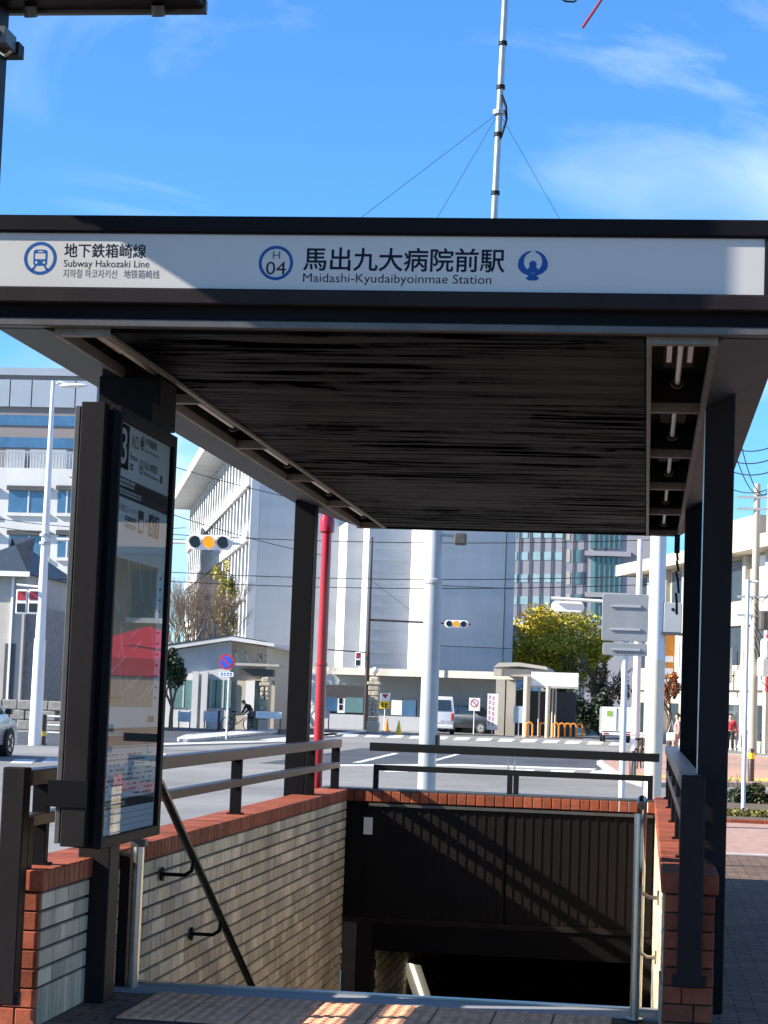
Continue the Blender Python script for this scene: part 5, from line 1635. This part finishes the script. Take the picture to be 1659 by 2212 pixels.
# ================================================================ vehicles
M_CARW = mat('white_car_paint', (0.68, 0.70, 0.72), 0.25, 0, 0.03, 1, coat=0.6)
M_CARD = mat('dark_car_paint', (0.015, 0.017, 0.022), 0.22, 0, 0.03, 1, coat=0.6)
M_CARS = mat('silver_car_paint', (0.52, 0.54, 0.56), 0.28, 0.4, 0.03, 1, coat=0.6)
M_TYRE = mat('tyre_rubber', (0.015, 0.015, 0.016), 0.8)
M_RIM = mat('alloy_rim', (0.5, 0.5, 0.52), 0.3, 0.9)
M_TAIL = mat('tail_lamp_red', (0.40, 0.02, 0.02), 0.25)
M_HEAD = mat('head_lamp_clear', (0.6, 0.6, 0.62), 0.15)
def vehicle(name, label, cat, loc, rz, L, Wd, prof, glass, m, wheels, wr):
    """prof: side outline (x, z, half width); glass: side window quads; x forward"""
    o = thing(name, label, cat, loc, rz)
    n = len(prof)
    mb = MB()
    mb.add([(x, -hw, z) for x, z, hw in prof]+[(x, hw, z) for x, z, hw in prof],
           [tuple(range(n-1, -1, -1)), tuple(range(n, 2*n))]+[(i, (i+1) % n, n+(i+1) % n, n+i) for i in range(n)])
    bm = bmesh.new()
    vv = [bm.verts.new(q) for q in mb.v]
    for f in mb.f:
        bm.faces.new([vv[i] for i in f])
    bmesh.ops.recalc_face_normals(bm, faces=bm.faces[:])
    bmesh.ops.bevel(bm, geom=bm.edges[:], offset=0.035, segments=2, affect='EDGES', profile=0.6)
    bm.verts.index_update()
    b2 = MB().add([v.co[:] for v in bm.verts], [[v.index for v in f.verts] for f in bm.faces])
    bm.free()
    body = b2.build('body', m, o, world=False, smooth=True)
    for q in glass['side']:
        for s in (-1, 1):
            MB().prism([(x, s*hw, z) for x, z, hw in q], (0, s*0.006, 0)).build('window', M_WIN, body, world=False)
    for q in glass['ends']:
        MB().prism(q, glass.get('n', (0.0, 0, 0.008))).build('windscreen', M_WIN, body, world=False)
    for x in wheels:
        for s in (-1, 1):
            wy = s*(Wd/2-0.10)
            w = MB().cyl((x, wy-0.11, wr), (x, wy+0.11, wr), wr, n=24).build('wheel', M_TYRE, o, world=False, smooth=True)
            MB().cyl((x, wy+s*0.111, wr), (x, wy+s*0.118, wr), wr*0.62, n=20).build('rim', M_RIM, w, world=False)
            for k in range(5):
                t = 2*math.pi*k/5
                MB().cyl((x, wy+s*0.119, wr), (x+wr*0.55*math.cos(t), wy+s*0.122, wr+wr*0.55*math.sin(t)), 0.02, n=6).build('spoke', M_TRIM, w, world=False)
            ar = MB()
            ar.add([(x+wr*1.14*math.cos(R(t)), s*(Wd/2+0.002), wr+wr*1.14*math.sin(R(t))) for t in range(0, 181, 15)]+[(x+wr*1.02*math.cos(R(t)), s*(Wd/2+0.004), wr+wr*1.02*math.sin(R(t))) for t in range(180, -1, -15)], [tuple(range(26))])
            ar.build('wheel_arch', M_BLACK, body, world=False)
    return o, body
def car_prof(h=1.5, hw=0.87):
    t = hw*0.80
    return [(-2.1, 0.28, hw*.95), (-2.2, 0.6, hw), (-2.1, 0.95, hw), (-1.75, 1.02*h/1.5, hw*.93), (-1.45, h-0.06, t), (-0.9, h, t), (0.1, h, t), (0.45, h-0.06, t), (1.15, 1.0, hw*.93), (1.95, 0.82, hw*.93), (2.18, 0.6, hw*.92), (2.15, 0.28, hw*.92)]
def car_glass(h, hw):
    t = hw*0.80
    sd = [[(-1.35, 1.03, hw*.945), (-0.35, 1.03, hw*.945), (-0.35, h-0.10, t*1.03), (-1.2, h-0.12, t*1.03)], [(-0.27, 1.03, hw*.945), (0.95, 1.02, hw*.945), (0.35, h-0.12, t*1.03), (-0.27, h-0.10, t*1.03)]]
    en = [[(1.08, -hw*.78, 1.04), (1.08, hw*.78, 1.04), (0.50, t*.88, h-0.09), (0.50, -t*.88, h-0.09)]]
    return {'side': sd, 'ends': en, 'n': (0.012, 0, 0.014)}
def lamps(body, L, hw, z, mh=M_HEAD, mt=M_TAIL):
    for s in (-1, 1):
        MB().box(L/2-0.10, L/2+0.012, s*hw*0.72-0.16, s*hw*0.72+0.16, z-0.07, z+0.07, 0.02).build('headlight', mh, body, world=False)
        MB().box(-L/2-0.012, -L/2+0.1, s*hw*0.82-0.1, s*hw*0.82+0.1, z+0.05, z+0.25, 0.02).build('tail_lamp', mt, body, world=False)
wh = gr(14, 1634)
o, bd = vehicle('car', 'silver white car at the left edge behind the railing', 'car', (wh.x-0.80, wh.y-1.32, RZ), R(90), 4.3, 1.74, car_prof(1.58), car_glass(1.58, 0.87), M_CARS, (-1.3, 1.32), 0.33)
lamps(bd, 4.28, 0.85, 0.68)
MB().box(0.75, 0.95, -1.05, -0.87, 1.02, 1.16, 0.03).build('mirror', M_CARD, bd, world=False)
cw = gr(1008, 1584)
o, bd = vehicle('car', 'black car parked right of the white van', 'car', (cw.x, cw.y+1.5, RZ), R(-28), 4.0, 1.66, car_prof(1.52, 0.83), car_glass(1.52, 0.83), M_CARD, (-1.25, 1.3), 0.31)
lamps(bd, 4.3, 0.8, 0.68)
# van, seen from behind
vl = gr(936, 1586)
vp = [(-2.3, 0.3, .82), (-2.34, 0.75, .85), (-2.3, 1.15, .85), (-2.18, 1.93, .74), (-1.9, 1.98, .74), (1.5, 1.98, .74), (1.75, 1.9, .74), (2.2, 1.15, .83), (2.34, 0.75, .83), (2.3, 0.3, .82)]
vg = {'side': [[(-2.0, 1.18, .845), (-0.9, 1.18, .845), (-0.9, 1.75, .775), (-1.95, 1.75, .775)], [(-0.8, 1.18, .845), (0.6, 1.18, .845), (0.6, 1.75, .775), (-0.8, 1.75, .775)], [(0.7, 1.18, .845), (1.9, 1.18, .845), (1.6, 1.75, .775), (0.7, 1.75, .775)]],
      'ends': [[(-2.30, -0.70, 1.22), (-2.30, 0.70, 1.22), (-2.20, 0.64, 1.80), (-2.20, -0.64, 1.80)]], 'n': (-0.014, 0, 0.002)}
o, bd = vehicle('van', 'white van seen from behind beyond the grey pole', 'van', (vl.x, vl.y+2.4, RZ), R(95), 4.7, 1.7, vp, vg, M_CARW, (-1.4, 1.5), 0.32)
for s in (-1, 1):
    MB().box(-2.37, -2.28, s*0.76-0.07, s*0.76+0.07, 0.72, 1.12, 0.02).build('tail_lamp', M_TAIL, bd, world=False)
MB().box(-2.42, -2.3, -0.8, 0.8, 0.32, 0.5, 0.03).build('bumper', M_CARW, bd, world=False)
MB().box(-2.352, -2.33, -0.17, 0.17, 0.62, 0.76).build('number_plate', M_PAPER, bd, world=False)
# light truck
tl = gr(1326, 1604)
tr = thing('light_truck', 'small white delivery truck with green badge beyond the sign post', 'truck', (tl.x, tl.y+1.8, RZ), R(94))
cb_ = MB().box(-1.75, 0.5, -0.72, 0.72, 0.55, 1.75, 0.03).build('cargo_box', M_CARW, tr, world=False)
MB().box(-1.765, -1.752, 0.25, 0.5, 1.3, 1.55).build('badge', mat('green_badge', (0.22, 0.42, 0.03), 0.5), cb_, world=False)
MB().box(-1.765, -1.752, -0.02, 0.02, 0.6, 1.7).build('door_gap', M_DKTRIM, cb_, world=False)
MB().box(0.55, 1.7, -0.7, 0.7, 0.4, 1.72, 0.06).build('cab', M_CARW, tr, world=False)
MB().box(-1.7, 0.6, -0.6, 0.6, 0.38, 0.545).build('chassis', M_TYRE, tr, world=False)
bp = MB().box(-1.82, -1.7, -0.7, 0.7, 0.36, 0.5, 0.02).build('bumper', M_CARW, tr, world=False)
for s in (-1, 1):
    MB().box(-1.83, -1.821, s*0.52-0.13, s*0.52+0.13, 0.39, 0.47).build('tail_lamp', M_TAIL, bp, world=False)
    for x in (-1.1, 1.1):
        MB().cyl((x, s*0.6-0.08, 0.28), (x, s*0.6+0.08, 0.28), 0.28, n=18).build('wheel', M_TYRE, tr, world=False, smooth=True)

# bicycles
def bicycle(label, p, rz):
    o = thing('bicycle', label, 'bicycle', p, rz, 'parked bicycles')
    for x in (-0.52, 0.52):
        w = MB().tube([(x+0.31*math.cos(R(t)), 0, 0.33+0.31*math.sin(R(t))) for t in range(0, 361, 20)], 0.022, 6).build('wheel', M_TYRE, o, world=False)
        sp2 = MB()
        for t in range(0, 180, 30):
            sp2.cyl((x-0.3*math.cos(R(t)), 0, 0.33-0.3*math.sin(R(t))), (x+0.3*math.cos(R(t)), 0, 0.33+0.3*math.sin(R(t))), 0.004, n=4)
        tag(sp2.build('spokes', M_RIM, w, world=False), kind='stuff')
    fr_ = MB()
    for a, b in (((-0.52, 0.33), (-0.1, 0.32)), ((-0.52, 0.33), (-0.2, 0.75)), ((-0.1, 0.32), (-0.22, 0.85)), ((-0.1, 0.32), (0.36, 0.70)), ((-0.2, 0.72), (0.34, 0.80)), ((0.34, 0.95), (0.52, 0.33))):
        fr_.cyl((a[0], 0, a[1]), (b[0], 0, b[1]), 0.02, n=6)
    fr_.build('frame', M_DPOLE, o, world=False)
    MB().box(-0.36, -0.12, -0.07, 0.07, 0.86, 0.92, 0.02).build('saddle', M_BLACK, o, world=False)
    MB().tube([(0.22, -0.26, 0.98), (0.36, -0.18, 1.0), (0.36, 0.18, 1.0), (0.22, 0.26, 0.98)], 0.016, 6).build('handlebar', M_RIM, o, world=False)
    MB().box(0.48, 0.80, -0.16, 0.16, 0.70, 0.92, 0.02).build('basket', M_TRIM, o, world=False)
    return o
q = gr(522, 1580)
bicycle('dark bicycle held by the stooping person', (q.x-0.2, q.y+0.25, RZ), R(10))
q = gr(570, 1570)
bicycle('bicycle parked in front of the gate house porch', (q.x, q.y, RZ), R(70))
q = gr(1418, 1622)
bicycle('grey bicycle leaning beside the thick white pole', (q.x-0.2, q.y, RZ), R(75))
q = gr(1380, 1668)
bicycle('bicycle parked behind the sign post', (q.x, q.y, RZ), R(80))

# ================================================================ people
M_SKIN = mat('skin', (0.45, 0.27, 0.19), 0.6, 0, 0.05)
M_HAIR = mat('black_hair', (0.012, 0.010, 0.010), 0.5, 0, 0.1)
def skin_mesh(name, verts, edges, rad, m, parent, sub=1):
    me = bpy.data.meshes.new(name)
    me.from_pydata([tuple(v) for v in verts], edges, [])
    o = bpy.data.objects.new(name, me)
    COL.objects.link(o)
    o.modifiers.new('skin', 'SKIN')
    dt = me.skin_vertices[0].data
    for i, r_ in enumerate(rad):
        dt[i].radius = (r_, r_) if not isinstance(r_, tuple) else r_
    dt[0].use_root = True
    s = o.modifiers.new('sub', 'SUBSURF')
    s.levels = s.render_levels = sub
    dg = bpy.context.evaluated_depsgraph_get()
    nm = bpy.data.meshes.new_from_object(o.evaluated_get(dg))
    nm.shade_smooth()
    bpy.data.objects.remove(o)
    nm.materials.clear()
    nm.materials.append(m)
    r = bpy.data.objects.new(name, nm)
    COL.objects.link(r)
    r.parent = parent
    return r
def person(label, loc, rz, h, J, top, legs, hair=True, coat=False):
    o = thing('person', label, 'person', loc, rz)
    s = h/1.70
    V, E, Rr, idx = [], [], [], {}
    def add(k, r_, par=None):
        idx[k] = len(V)
        V.append(Vector(J[k])*s)
        Rr.append(tuple(q*s for q in r_) if isinstance(r_, tuple) else r_*s)
        if par is not None:
            E.append((idx[par], idx[k]))
    add('pelvis', (0.13, 0.10))
    add('waist', (0.115, 0.09), 'pelvis'); add('chest', (0.15, 0.10), 'waist'); add('neck', 0.05, 'chest'); add('head0', 0.075, 'neck'); add('head1', 0.095, 'head0'); add('head2', 0.06, 'head1')
    for d in 'LR':
        add('sho'+d, 0.06, 'chest'); add('elb'+d, 0.045, 'sho'+d); add('wri'+d, 0.03, 'elb'+d); add('palm'+d, 0.032, 'wri'+d)
        add('hip'+d, 0.085, 'pelvis'); add('kne'+d, 0.058, 'hip'+d); add('ank'+d, 0.04, 'kne'+d); add('toe'+d, 0.035, 'ank'+d)
    body = skin_mesh('body', V, E, Rr, M_SKIN, o)
    for d in 'LR':
        a, b = Vector(J['wri'+d]), Vector(J['palm'+d])
        dr = (b-a).normalized()
        sd = dr.cross(Vector((0.3, 1, 0.1))).normalized()
        for k, ln in enumerate((0.05, 0.078, 0.085, 0.08, 0.062)):
            base = b+sd*(0.030*(k-2)*0.6) if k else a.lerp(b, 0.5)+sd*-0.03
            d2 = (dr+sd*(-0.8 if k == 0 else 0)).normalized()
            mid, tip = base+d2*ln*0.5, base+d2*ln*0.9+Vector((0, 0.02, 0))
            MB().tube([base*s, mid*s, tip*s], [0.010*s, 0.009*s, 0.006*s], 6).build('finger', M_SKIN, body, world=False)
    def sub(name, keys, rad, m):
        v = [Vector(J[k])*s for k, _ in keys]
        ix = {k: i for i, (k, _) in enumerate(keys)}
        e = [(ix[p], i) for i, (k, p) in enumerate(keys) if p]
        return skin_mesh(name, v, e, [tuple(q*s for q in r_) if isinstance(r_, tuple) else r_*s for r_ in rad], m, o)
    sub('jacket', [('pelvis', None), ('waist', 'pelvis'), ('chest', 'waist'), ('shoL', 'chest'), ('elbL', 'shoL'), ('wriL', 'elbL'), ('shoR', 'chest'), ('elbR', 'shoR'), ('wriR', 'elbR')],
        [(0.155, 0.125), (0.145, 0.12), (0.18, 0.13), 0.082, 0.065, 0.05, 0.082, 0.065, 0.05], top)
    sub('trousers', [('pelvis', None), ('hipL', 'pelvis'), ('kneL', 'hipL'), ('ankL', 'kneL'), ('hipR', 'pelvis'), ('kneR', 'hipR'), ('ankR', 'kneR')], [(0.14, 0.11), 0.105, 0.08, 0.062, 0.105, 0.08, 0.062], legs)
    for d in 'LR':
        a, b = Vector(J['ank'+d])*s, Vector(J['toe'+d])*s
        skin_mesh('shoe', [a-Vector((0, 0.03, 0.03))*s, a.lerp(b, 0.5), b], [(0, 1), (1, 2)], [0.05*s, 0.045*s, 0.035*s], M_BLACK, o)
    hd, hf_ = Vector(J['head1'])*s, (Vector(J['head2'])-Vector(J['head0'])).normalized()
    bk = Vector(J['face']) if 'face' in J else Vector((0, 1, 0))
    if hair:
        mb = MB()
        bm = bmesh.new()
        bmesh.ops.create_uvsphere(bm, u_segments=14, v_segments=10, radius=0.112*s)
        for v in list(bm.verts):
            if v.co.dot(bk) > 0.035*s and v.co.dot(hf_) < 0.05*s or v.co.dot(hf_) < -0.06*s:
                bm.verts.remove(v)
        bm.verts.index_update()
        mb.add([v.co+hd+hf_*0.012*s-bk*0.012*s for v in bm.verts], [[v.index for v in f.verts] for f in bm.faces])
        bm.free()
        mb.build('hair', M_HAIR, o, world=False, smooth=True)
    up = hf_
    sdv = bk.cross(up).normalized()
    for sx in (-1, 1):
        MB().lathe([(0.0, -0.012*s), (0.012*s, 0), (0.0, 0.012*s)], hd+bk*0.086*s+sdv*sx*0.035*s, 8).build('eye', M_BLACK, body, world=False)
        MB().lathe([(0.0, -0.03*s), (0.016*s, 0), (0.0, 0.03*s)], hd+sdv*sx*0.096*s, 8).build('ear', M_SKIN, body, world=False)
    MB().lathe([(0.014*s, -0.03*s), (0.02*s, -0.02*s), (0.006*s, 0.02*s)], hd+bk*0.094*s-up*0.02*s, 8).build('nose', M_SKIN, body, world=False)
    MB().box(-0.025*s, 0.025*s, -0.004*s, 0.004*s, -0.005*s, 0.005*s).xf(Matrix.Translation(hd+bk*0.088*s-up*0.06*s)).build('mouth', M_TENT, body, world=False)
    return o
def joints(**k):
    J = dict(pelvis=(0, 0, .93), waist=(0, 0, 1.08), chest=(0, -.01, 1.32), neck=(0, 0, 1.46), head0=(0, .02, 1.52), head1=(0, .02, 1.61), head2=(0, .01, 1.67))
    for d, s in (('L', -1), ('R', 1)):
        J.update({'sho'+d: (s*.17, -.01, 1.38), 'elb'+d: (s*.23, -.03, 1.10), 'wri'+d: (s*.24, .06, .86), 'palm'+d: (s*.24, .09, .80),
                  'hip'+d: (s*.09, 0, .88), 'kne'+d: (s*.10, .02, .48), 'ank'+d: (s*.10, -.01, .09), 'toe'+d: (s*.11, .13, .035)})
    J.update(k)
    return J
M_CBLK = mat('black_cloth', (0.014, 0.014, 0.017), 0.8)
M_CNAVY = mat('navy_cloth', (0.015, 0.02, 0.045), 0.8)
M_CRED = mat('red_jacket', (0.45, 0.02, 0.035), 0.7)
M_CPINK = mat('dusty_pink_coat', (0.42, 0.25, 0.22), 0.8)
M_CBLUE = mat('pale_shirt', (0.50, 0.53, 0.58), 0.8)
q = gr(543, 1578)
person('stooping person in a black vest bending over a bicycle at the gate house', (q.x, q.y, RZ), R(75), 1.62,
       joints(waist=(0, .10, 1.05), chest=(0, .28, 1.22), neck=(0, .38, 1.30), head0=(0, .43, 1.34), head1=(0, .49, 1.38), head2=(0, .54, 1.42), face=(0, .75, -.66),
              shoL=(-.17, .27, 1.25), shoR=(.17, .27, 1.25), elbL=(-.22, .36, .98), elbR=(.22, .36, .98), wriL=(-.16, .52, .84), wriR=(.16, .52, .84), palmL=(-.14, .57, .80), palmR=(.14, .57, .80)), M_CBLK, M_CBLK)
q = gr(776, 1574)
person('guard in white shirt and navy trousers standing by the dark signal pole', (q.x, q.y, RZ), R(150), 1.58, joints(), M_CBLUE, M_CNAVY)
q = gr(1577, 1624)
person('person in a red jacket walking on the right pavement', (q.x, q.y, RZ), R(175), 1.62, joints(kneL=(-.1, .16, .5), ankL=(-.1, .20, .12), toeL=(-.1, .34, .07), ankR=(.1, -.18, .12), toeR=(.1, -.05, .05)), M_CRED, M_CBLK)
q = gr(1561, 1622)
person('person in dark clothes walking beside the red jacket', (q.x, q.y+0.4, RZ), R(175), 1.58, joints(kneR=(.1, .14, .5), ankR=(.1, .16, .1), toeR=(.1, .3, .06)), M_CBLK, M_CNAVY)
q = gr(1462, 1640)
w_ = person('person in a dusty pink coat carrying a white bag near the canopy post', (q.x, q.y, RZ), R(100), 1.58, joints(waist=(0, .03, 1.08), kneL=(-.1, .14, .5), ankL=(-.1, .15, .1), toeL=(-.1, .29, .06)), M_CPINK, M_CPINK)
bg2 = thing('shoulder_bag', 'white shoulder bag hanging at the side of the pink coat', 'bag', (q.x-0.22, q.y-0.25, RZ+0.62))
MB().box(q.x-0.38, q.x-0.06, q.y-0.32, q.y-0.2, RZ+0.62, RZ+0.92, 0.04).build('pouch', M_WHITE, bg2)
MB().tube([(q.x-0.34, q.y-0.26, RZ+0.9), (q.x-0.2, q.y-0.2, RZ+1.35), (q.x-0.1, q.y-0.26, RZ+0.9)], 0.012, 6).build('strap', M_WHITE, bg2)

# ================================================================ vegetation
def leaf_mat(name, rgb, rnd=0.45):
    m = mat(name, rgb, 0.6, 0, 0.3, 0.7, rnd=rnd)
    return m
L_GINK = leaf_mat('ginkgo_leaves', (0.46, 0.36, 0.02), 0.3)
L_GINKG = leaf_mat('ginkgo_green_leaves', (0.38, 0.335, 0.03), 0.35)
L_DARK = leaf_mat('evergreen_leaves', (0.025, 0.045, 0.018), 0.5)
L_BROWN = leaf_mat('brown_leaves', (0.14, 0.085, 0.04), 0.5)
L_ORANGE = leaf_mat('orange_leaves', (0.38, 0.11, 0.02), 0.4)
L_OLIVE = leaf_mat('olive_shrub_leaves', (0.07, 0.075, 0.018), 0.5)
L_TWIG = mat('bare_twigs', (0.22, 0.165, 0.12), 0.9, 0, 0.2)
M_BARK = mat('bark', (0.10, 0.075, 0.055), 0.9, 0, 0.3, 6, 0.5, 20)
def leaves(clumps, n, size, flat=0.7):
    mb = MB()
    tot = sum(c[1]*c[1]*c[2] for c in clumps)
    for (c, r, rz) in clumps:
        k = int(n*(r*r*rz)/tot)
        c = Vector(c)
        for _ in range(k):
            d = Vector((random.gauss(0, 1), random.gauss(0, 1), random.gauss(0, 1))).normalized()
            t = random.random()**0.45
            p = c+Vector((d.x*r, d.y*r, d.z*rz))*t*random.uniform(0.85, 1.12)
            s = size*random.uniform(0.6, 1.4)
            a = Vector((random.uniform(-1, 1), random.uniform(-1, 1), random.uniform(-flat, flat))).normalized()
            b = a.cross(Vector((random.uniform(-1, 1), random.uniform(-1, 1), random.uniform(-1, 1)))).normalized()
            mb.quad(p-a*s, p-b*s*0.6, p+a*s, p+b*s*0.6)
    return mb
def branches(mb, p, d, L, r, depth, spread, up=0.15, kids=3):
    q = p+d*L
    mid = p+d*L*0.5+Vector((random.uniform(-1, 1), random.uniform(-1, 1), 0))*L*0.06
    mb.tube([p, mid, q], [r, r*0.85, r*0.65], 6 if depth > 2 else 4)
    ends = [q]
    if depth > 0:
        for _ in range(kids):
            nd = (d+Vector((random.uniform(-1, 1), random.uniform(-1, 1), random.uniform(-0.4, 1)))*spread+Vector((0, 0, up))).normalized()
            ends += branches(mb, p+d*L*random.uniform(0.55, 1.0), nd, L*random.uniform(0.6, 0.82), r*0.6, depth-1, spread, up, kids)
    return ends
def tree(name, label, base, h_trunk, clumps, mats, n, size, group='trees', depth=3):
    t = thing(name, label, 'tree', base, group=group)
    b = Vector(base)
    mb = MB()
    branches(mb, b, Vector((0.02, 0, 1)), h_trunk, max(0.12, h_trunk*0.06), depth, 0.75, kids=3)
    mb.build('trunk', M_BARK, t, smooth=True)
    for k, m in enumerate(mats):
        cl = [c for i, c in enumerate(clumps) if i % len(mats) == k]
        tag(leaves(cl, n//len(mats), size).build('crown', m, t), kind=None)
    return t
def clump_crown(u, v, ru, rv, Y, n, jit=0.6, small=0.42):
    c = at(u, v, Y=Y)
    a, b = ru/ppm(Y), rv/ppm(Y)
    out = []
    for _ in range(n):
        t = random.uniform(0, 2*math.pi)
        q = math.sqrt(random.random())
        ph = random.uniform(-1, 1)
        x, z = math.cos(t)*q, math.sin(t)*q
        out.append(((c.x+x*a*0.78, Y+ph*a*0.7*math.sqrt(max(0, 1-q*q)), c.z+z*b*0.78), a*small*random.uniform(0.6, 1.15), b*small*random.uniform(0.6, 1.15)))
    return out
tree('ginkgo_tree', 'large yellow-green ginkgo tree behind the pavilion', (px_(1208, 132.5), 132.5, RZ), 2.6, clump_crown(1205, 1402, 116, 98, 132.5, 40), (L_GINK, L_GINKG, L_GINK), 17000, 0.10)
tree('ginkgo_tree', 'smaller golden ginkgo tree at the edge of the road sign', (px_(1296, 131), 131, RZ), 2.4, clump_crown(1298, 1405, 34, 70, 131, 10), (L_GINK,), 2500, 0.11)
tree('broadleaf_tree', 'brown-leaved tree below the ginkgo beside the sign post', (px_(1306, 128), 128, RZ), 1.6, clump_crown(1312, 1492, 46, 58, 128, 14), (L_BROWN, L_DARK), 3500, 0.08)
tree('evergreen_tree', 'dark evergreen between the blank tower and the ginkgo', (px_(1062, 150), 150, RZ), 2.2, clump_crown(1072, 1402, 46, 46, 150, 14), (L_DARK,), 4500, 0.12)
for u, v, ru, rv, lab in ((1225, 1520, 36, 42, 'dark hedge shrub behind the close row of orange barriers'), (1268, 1525, 34, 45, 'dark hedge shrub in the middle behind the pavilion'), (1298, 1540, 22, 45, 'dark hedge shrub nearest the small truck'), (1135, 1520, 30, 40, 'dark hedge shrub seen through the pavilion')):
    t = thing('hedge_shrub', lab, 'shrub', (px_(u, 124), 124, RZ), group='hedge behind the pavilion')
    leaves(clump_crown(u, v, ru, rv, 124, 9, small=0.6), 2600, 0.09).build('foliage', L_DARK, t)
    MB().cyl((px_(u, 124), 124, RZ), (px_(u, 124), 124, 1.6), 0.08, 0.04, 8).build('stem', M_BARK, t)
# bare and autumn trees at the left
random.seed(21)
bt = thing('bare_tree', 'leafless brown tree in front of the column facade', 'tree', (px_(398, 118), 118, RZ), group='trees')
mb = MB()
for _ in range(4):
    branches(mb, Vector((px_(385+_*16, 118), 118+_*0.5, RZ)), Vector((random.uniform(-.08, .1), 0, 1)).normalized(), 3.1, 0.12, 6, 0.62, 0.25, 3)
mb.build('branches', L_TWIG, bt)
tree('yellow_tree', 'sparse yellow tree against the column facade', (px_(485, 121), 121, RZ), 2.8, clump_crown(482, 1300, 40, 115, 121, 26, small=0.24), (L_GINKG, L_GINK, L_OLIVE), 4000, 0.075)
tree('evergreen_tree', 'dark green clipped tree behind the information board', (px_(372, 90), 90, RZ), 1.2, clump_crown(366, 1448, 34, 55, 90, 12), (L_DARK,), 4200, 0.07)
tree('autumn_tree', 'orange and green autumn tree behind the street lamp', (px_(105, 96), 96, RZ), 2.6, clump_crown(108, 1385, 44, 80, 96, 18, small=0.34), (L_ORANGE, L_OLIVE, L_GINKG), 3600, 0.075)
tree('autumn_tree', 'small orange-leaved tree beside the thick white pole', (px_(1448, 95), 95, RZ), 1.6, clump_crown(1450, 1490, 20, 42, 95, 8), (L_ORANGE, L_BROWN), 1400, 0.08)
# planted strip at the right
for k, (u, v, ru, rv, Y, lab) in enumerate(((1574, 1722, 26, 36, 40, 'olive shrub nearest the canopy post in the planted strip'), (1604, 1732, 30, 34, 38, 'olive shrub around the thin white pole'), (1640, 1735, 32, 36, 38, 'olive shrub at the right end of the planted strip'), (1690, 1735, 36, 36, 38, 'olive shrub running out at the right edge'))):
    t = thing('shrub', lab, 'shrub', (px_(u, Y), Y, RZ), group='shrubs in the planted strip')
    leaves(clump_crown(u, v, ru, rv, Y, 8, small=0.6), 2200, 0.035).build('foliage', L_OLIVE if k != 1 else L_DARK, t)
    mb = MB()
    for _ in range(3):
        branches(mb, Vector((px_(u, Y)+random.uniform(-.1, .1), Y, RZ)), Vector((random.uniform(-.3, .3), 0, 1)).normalized(), 0.28, 0.012, 2, 0.6)
    mb.build('stems', M_BARK, t)
gcov = leaves([((px_(u, 33), 33.2, RZ+0.14), 0.35, 0.07) for u in range(1560, 1760, 14)], 3000, 0.03)
tag(gcov.build('ground_cover', leaf_mat('low_groundcover', (0.16, 0.14, 0.03), 0.5)), 'low yellow-green ground cover along the planter edge', 'plants', kind='stuff')
pk = thing('planter_kerb', 'red brick edging along the front of the shrub bed', 'kerb', (px_(1640, 31), 31, RZ))
x0 = px_(1556, 31)
k0 = None
for i in range(14):
    p = (x0+i*0.22-pk.location.x, 0, 0)
    if k0 is None:
        k0 = MB().box(0.004, 0.216, 0, 0.12, 0, 0.16, 0.008).build('edging_brick', M_RED, pk, world=False)
        k0.location = p
    else:
        copy_obj(k0, pk, p)
soil = struct('planting_bed', MB().box(x0+0.02, x0+5, 31.13, 44, RZ-0.02, RZ+0.11), mat('soil', (0.10, 0.075, 0.05), 0.9, 0, 0.3, 8))
